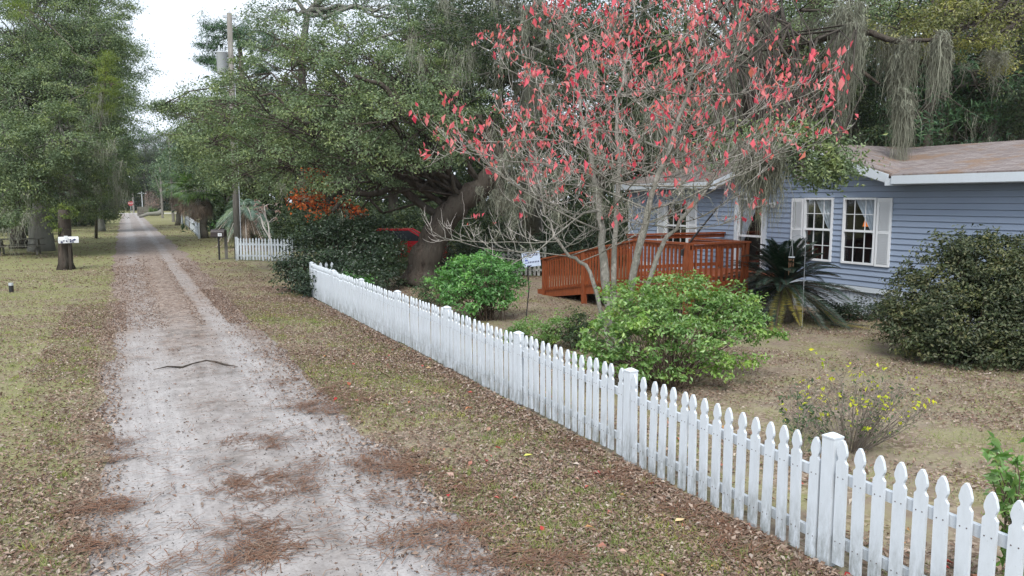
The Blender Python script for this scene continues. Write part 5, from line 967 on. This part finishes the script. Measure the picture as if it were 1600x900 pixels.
tag(Lr.obj('bright_fallen_leaves', M['litter2']), 'larger tan, red and orange leaves dotted over the fence verge', 'leaf litter', kind='stuff')
for (px, py, col, nm, lab) in ((825, 717, (.55, .56, .12), 'yellow_leaf', 'big yellow-green leaf lying on the verge between road and fence'), (1062, 820, (.6, .45, .25), 'tan_leaf', 'big tan leaf lying on the ground near the bottom of the fence')):
    fl_ = MB(); fl_.add([(-.05, 0, .02), (-.01, .03, .028), (.055, .004, .02), (0, -.032, .03), (0, 0, .016)], np.array([[0, 4, 1], [1, 4, 2], [2, 4, 3], [3, 4, 0]])); o = fl_.obj('big_leaf', mat(nm, col, .6)); o.location = g(px, py) + [0, 0, .02]; tag(o, lab, 'leaf')
# grass blades
G_ = MB(); p = np.concatenate([area_pts(190000, -9, -.55, 2.5, 30), area_pts(150000, 2.3, 4.3, 2.5, 22), area_pts(90000, 4.6, 14, 3, 18)]); p = p[rng.random(len(p)) < np.clip(.38 + .45 * patch(p, 1.15, .4) + .12 * (p[:, 0] < 0), .04, 1)]; n = len(p)
a = rng.uniform(0, 6.28, n); h = rng.uniform(.012, .04, n); ln = rng.normal(0, .022, (n, 2)); sd = np.stack([np.cos(a), np.sin(a), 0 * a], 1) * .0035
tipv = p + np.stack([ln[:, 0], ln[:, 1], h], 1); V = np.stack([p - sd, p + sd, tipv], 1).reshape(-1, 3); G_.add(V, np.arange(3 * n).reshape(n, 3))
cc = area_pts(700, -8, 4.25, 2.6, 18); cc = cc[(cc[:, 0] < -.6) | (cc[:, 0] > 2.5)]; k = np.repeat(np.arange(len(cc)), 34); n = len(k); p = cc[k] + rng.normal(0, .035, (n, 3)) * [1, 1, 0]; a = rng.uniform(0, 6.28, n); h = rng.uniform(.03, .085, n); ln = rng.normal(0, .035, (n, 2)); sd = np.stack([np.cos(a), np.sin(a), 0 * a], 1) * .0032
G_.add(np.stack([p - sd, p + sd, p + np.stack([ln[:, 0], ln[:, 1], h], 1)], 1).reshape(-1, 3), np.arange(3 * n).reshape(n, 3))
M['grass'] = leaf_mat('grass_blade', [(0.120, 0.176, 0.042), (0.204, 0.265, 0.072), (0.288, 0.315, 0.120), (0.336, 0.315, 0.168)], .25, .6, .2)
tag(G_.obj('grass', M['grass']), 'thin patchy winter grass on the lawn and verge', 'grass', kind='stuff')
# rusty pine needles raked into drifts by rain
def needles(name, cs, label, col, per=30, ln=.17, sx=.22, sy=.055):
    mb = MB(); c = np.repeat(np.asarray(cs, float), per, 0); n = len(c)
    yaw = np.repeat(rng.normal(0, .6, len(cs)), per); u = rng.normal(0, sx, n) * rng.uniform(.3, 1.2, n); v = rng.normal(0, sy, n) * rng.uniform(.3, 1.6, n) + .12 * np.sin(u * 7 + np.repeat(rng.uniform(0, 6, len(cs)), per)); p = c + np.stack([u * np.cos(yaw) - v * np.sin(yaw), u * np.sin(yaw) + v * np.cos(yaw), rng.uniform(.03, .045, n)], 1)
    a = yaw + rng.normal(0, .75, n); d_ = np.stack([np.cos(a), np.sin(a), rng.normal(0, .04, n)], 1) * (ln * rng.uniform(.4, 1, n))[:, None] * .5; sd = np.stack([-np.sin(a), np.cos(a), 0 * a], 1) * .0028
    V = np.stack([p - d_ - sd, p + d_ - sd, p + d_ + sd, p - d_ + sd], 1).reshape(-1, 3); mb.add(V, np.arange(4 * n).reshape(n, 4)); tag(mb.obj(name, col), label, 'pine needles', kind='stuff')
M['needle'] = leaf_mat('rust_needle', [(.16, .085, .055), (.23, .125, .08), (.13, .08, .06), (.26, .19, .14)], .02, .8, .1, 0)
cs = [g(px + rng.normal(0, 12), py + rng.normal(0, 4)) for px, py, k in [(370, 765, 5), (420, 757, 6), (460, 760, 6), (390, 775, 4), (480, 735, 4), (610, 730, 8), (640, 740, 7), (590, 715, 5), (500, 640, 6), (460, 635, 5), (530, 642, 5), (400, 860, 8), (410, 830, 6), (395, 880, 8), (640, 850, 5), (720, 880, 4), (650, 845, 3), (175, 720, 4), (150, 800, 6), (170, 790, 5), (140, 855, 6), (160, 690, 3), (190, 695, 3), (430, 690, 4), (360, 690, 3), (730, 760, 4), (710, 830, 5), (450, 600, 3), (520, 610, 5), (560, 625, 5), (420, 700, 3), (340, 830, 2), (300, 880, 2), (590, 790, 2), (230, 560, 1), (880, 880, 6), (1000, 760, 6), (1060, 800, 6), (960, 740, 5), (1130, 830, 7), (900, 700, 5), (1150, 860, 6), (800, 880, 4)] for _ in range(k)]
needles('pine_needles', cs, 'rust-coloured drifts of pine needles on the sandy road and under the fence', M['needle'])
p = area_pts(260, -.2, 2.6, 2.8, 16); needles('loose_needles', p, 'loose scattered pine needles and twigs across the road', M['needle'], 14, .15, .24, .18)
mb = MB()
M['debris'] = mat('dark_humus', (.07, .06, .05), .95, .1)
p = area_pts(9000, -.3, 2.4, 2.6, 20); n = len(p); leaves(mb, p + [0, 0, .02], np.tile([0, 0, 1.0], (n, 1)), .016, .5, .3, 0, jit=.9); tag(mb.obj('road_grit', M['debris']), 'dark specks of bark and grit on the pale sand', 'grit', kind='stuff')
t = np.array([g(*q) + [0, 0, .034] for q in ((240, 581), (262, 576), (285, 577), (300, 572), (322, 567), (338, 569), (352, 573), (372, 576))]); mb = MB(); mb.tube(t, [.004, .012, .016, .014, .02, .018, .012, .004], 6); tag(mb.obj('root', M['dark_bark'], smooth=True), 'thin dark root crossing the sandy road', 'root')

# thin damp air that pales the far end of the road
mb = MB(); mb.box((0, 430, 13), (1000, 1100, 32)); hz = mb.obj('haze', None); hz.data.materials.clear(); m = bpy.data.materials.new('damp_air'); m.use_nodes = True
nt = m.node_tree; nt.nodes.remove(nt.nodes['Principled BSDF']); pv = nt.nodes.new('ShaderNodeVolumePrincipled'); pv.inputs['Density'].default_value = .0002; pv.inputs['Color'].default_value = (.86, .92, .96, 1)
nt.links.new(pv.outputs[0], nt.nodes['Material Output'].inputs['Volume']); hz.data.materials.append(m); tag(hz, kind='stuff')
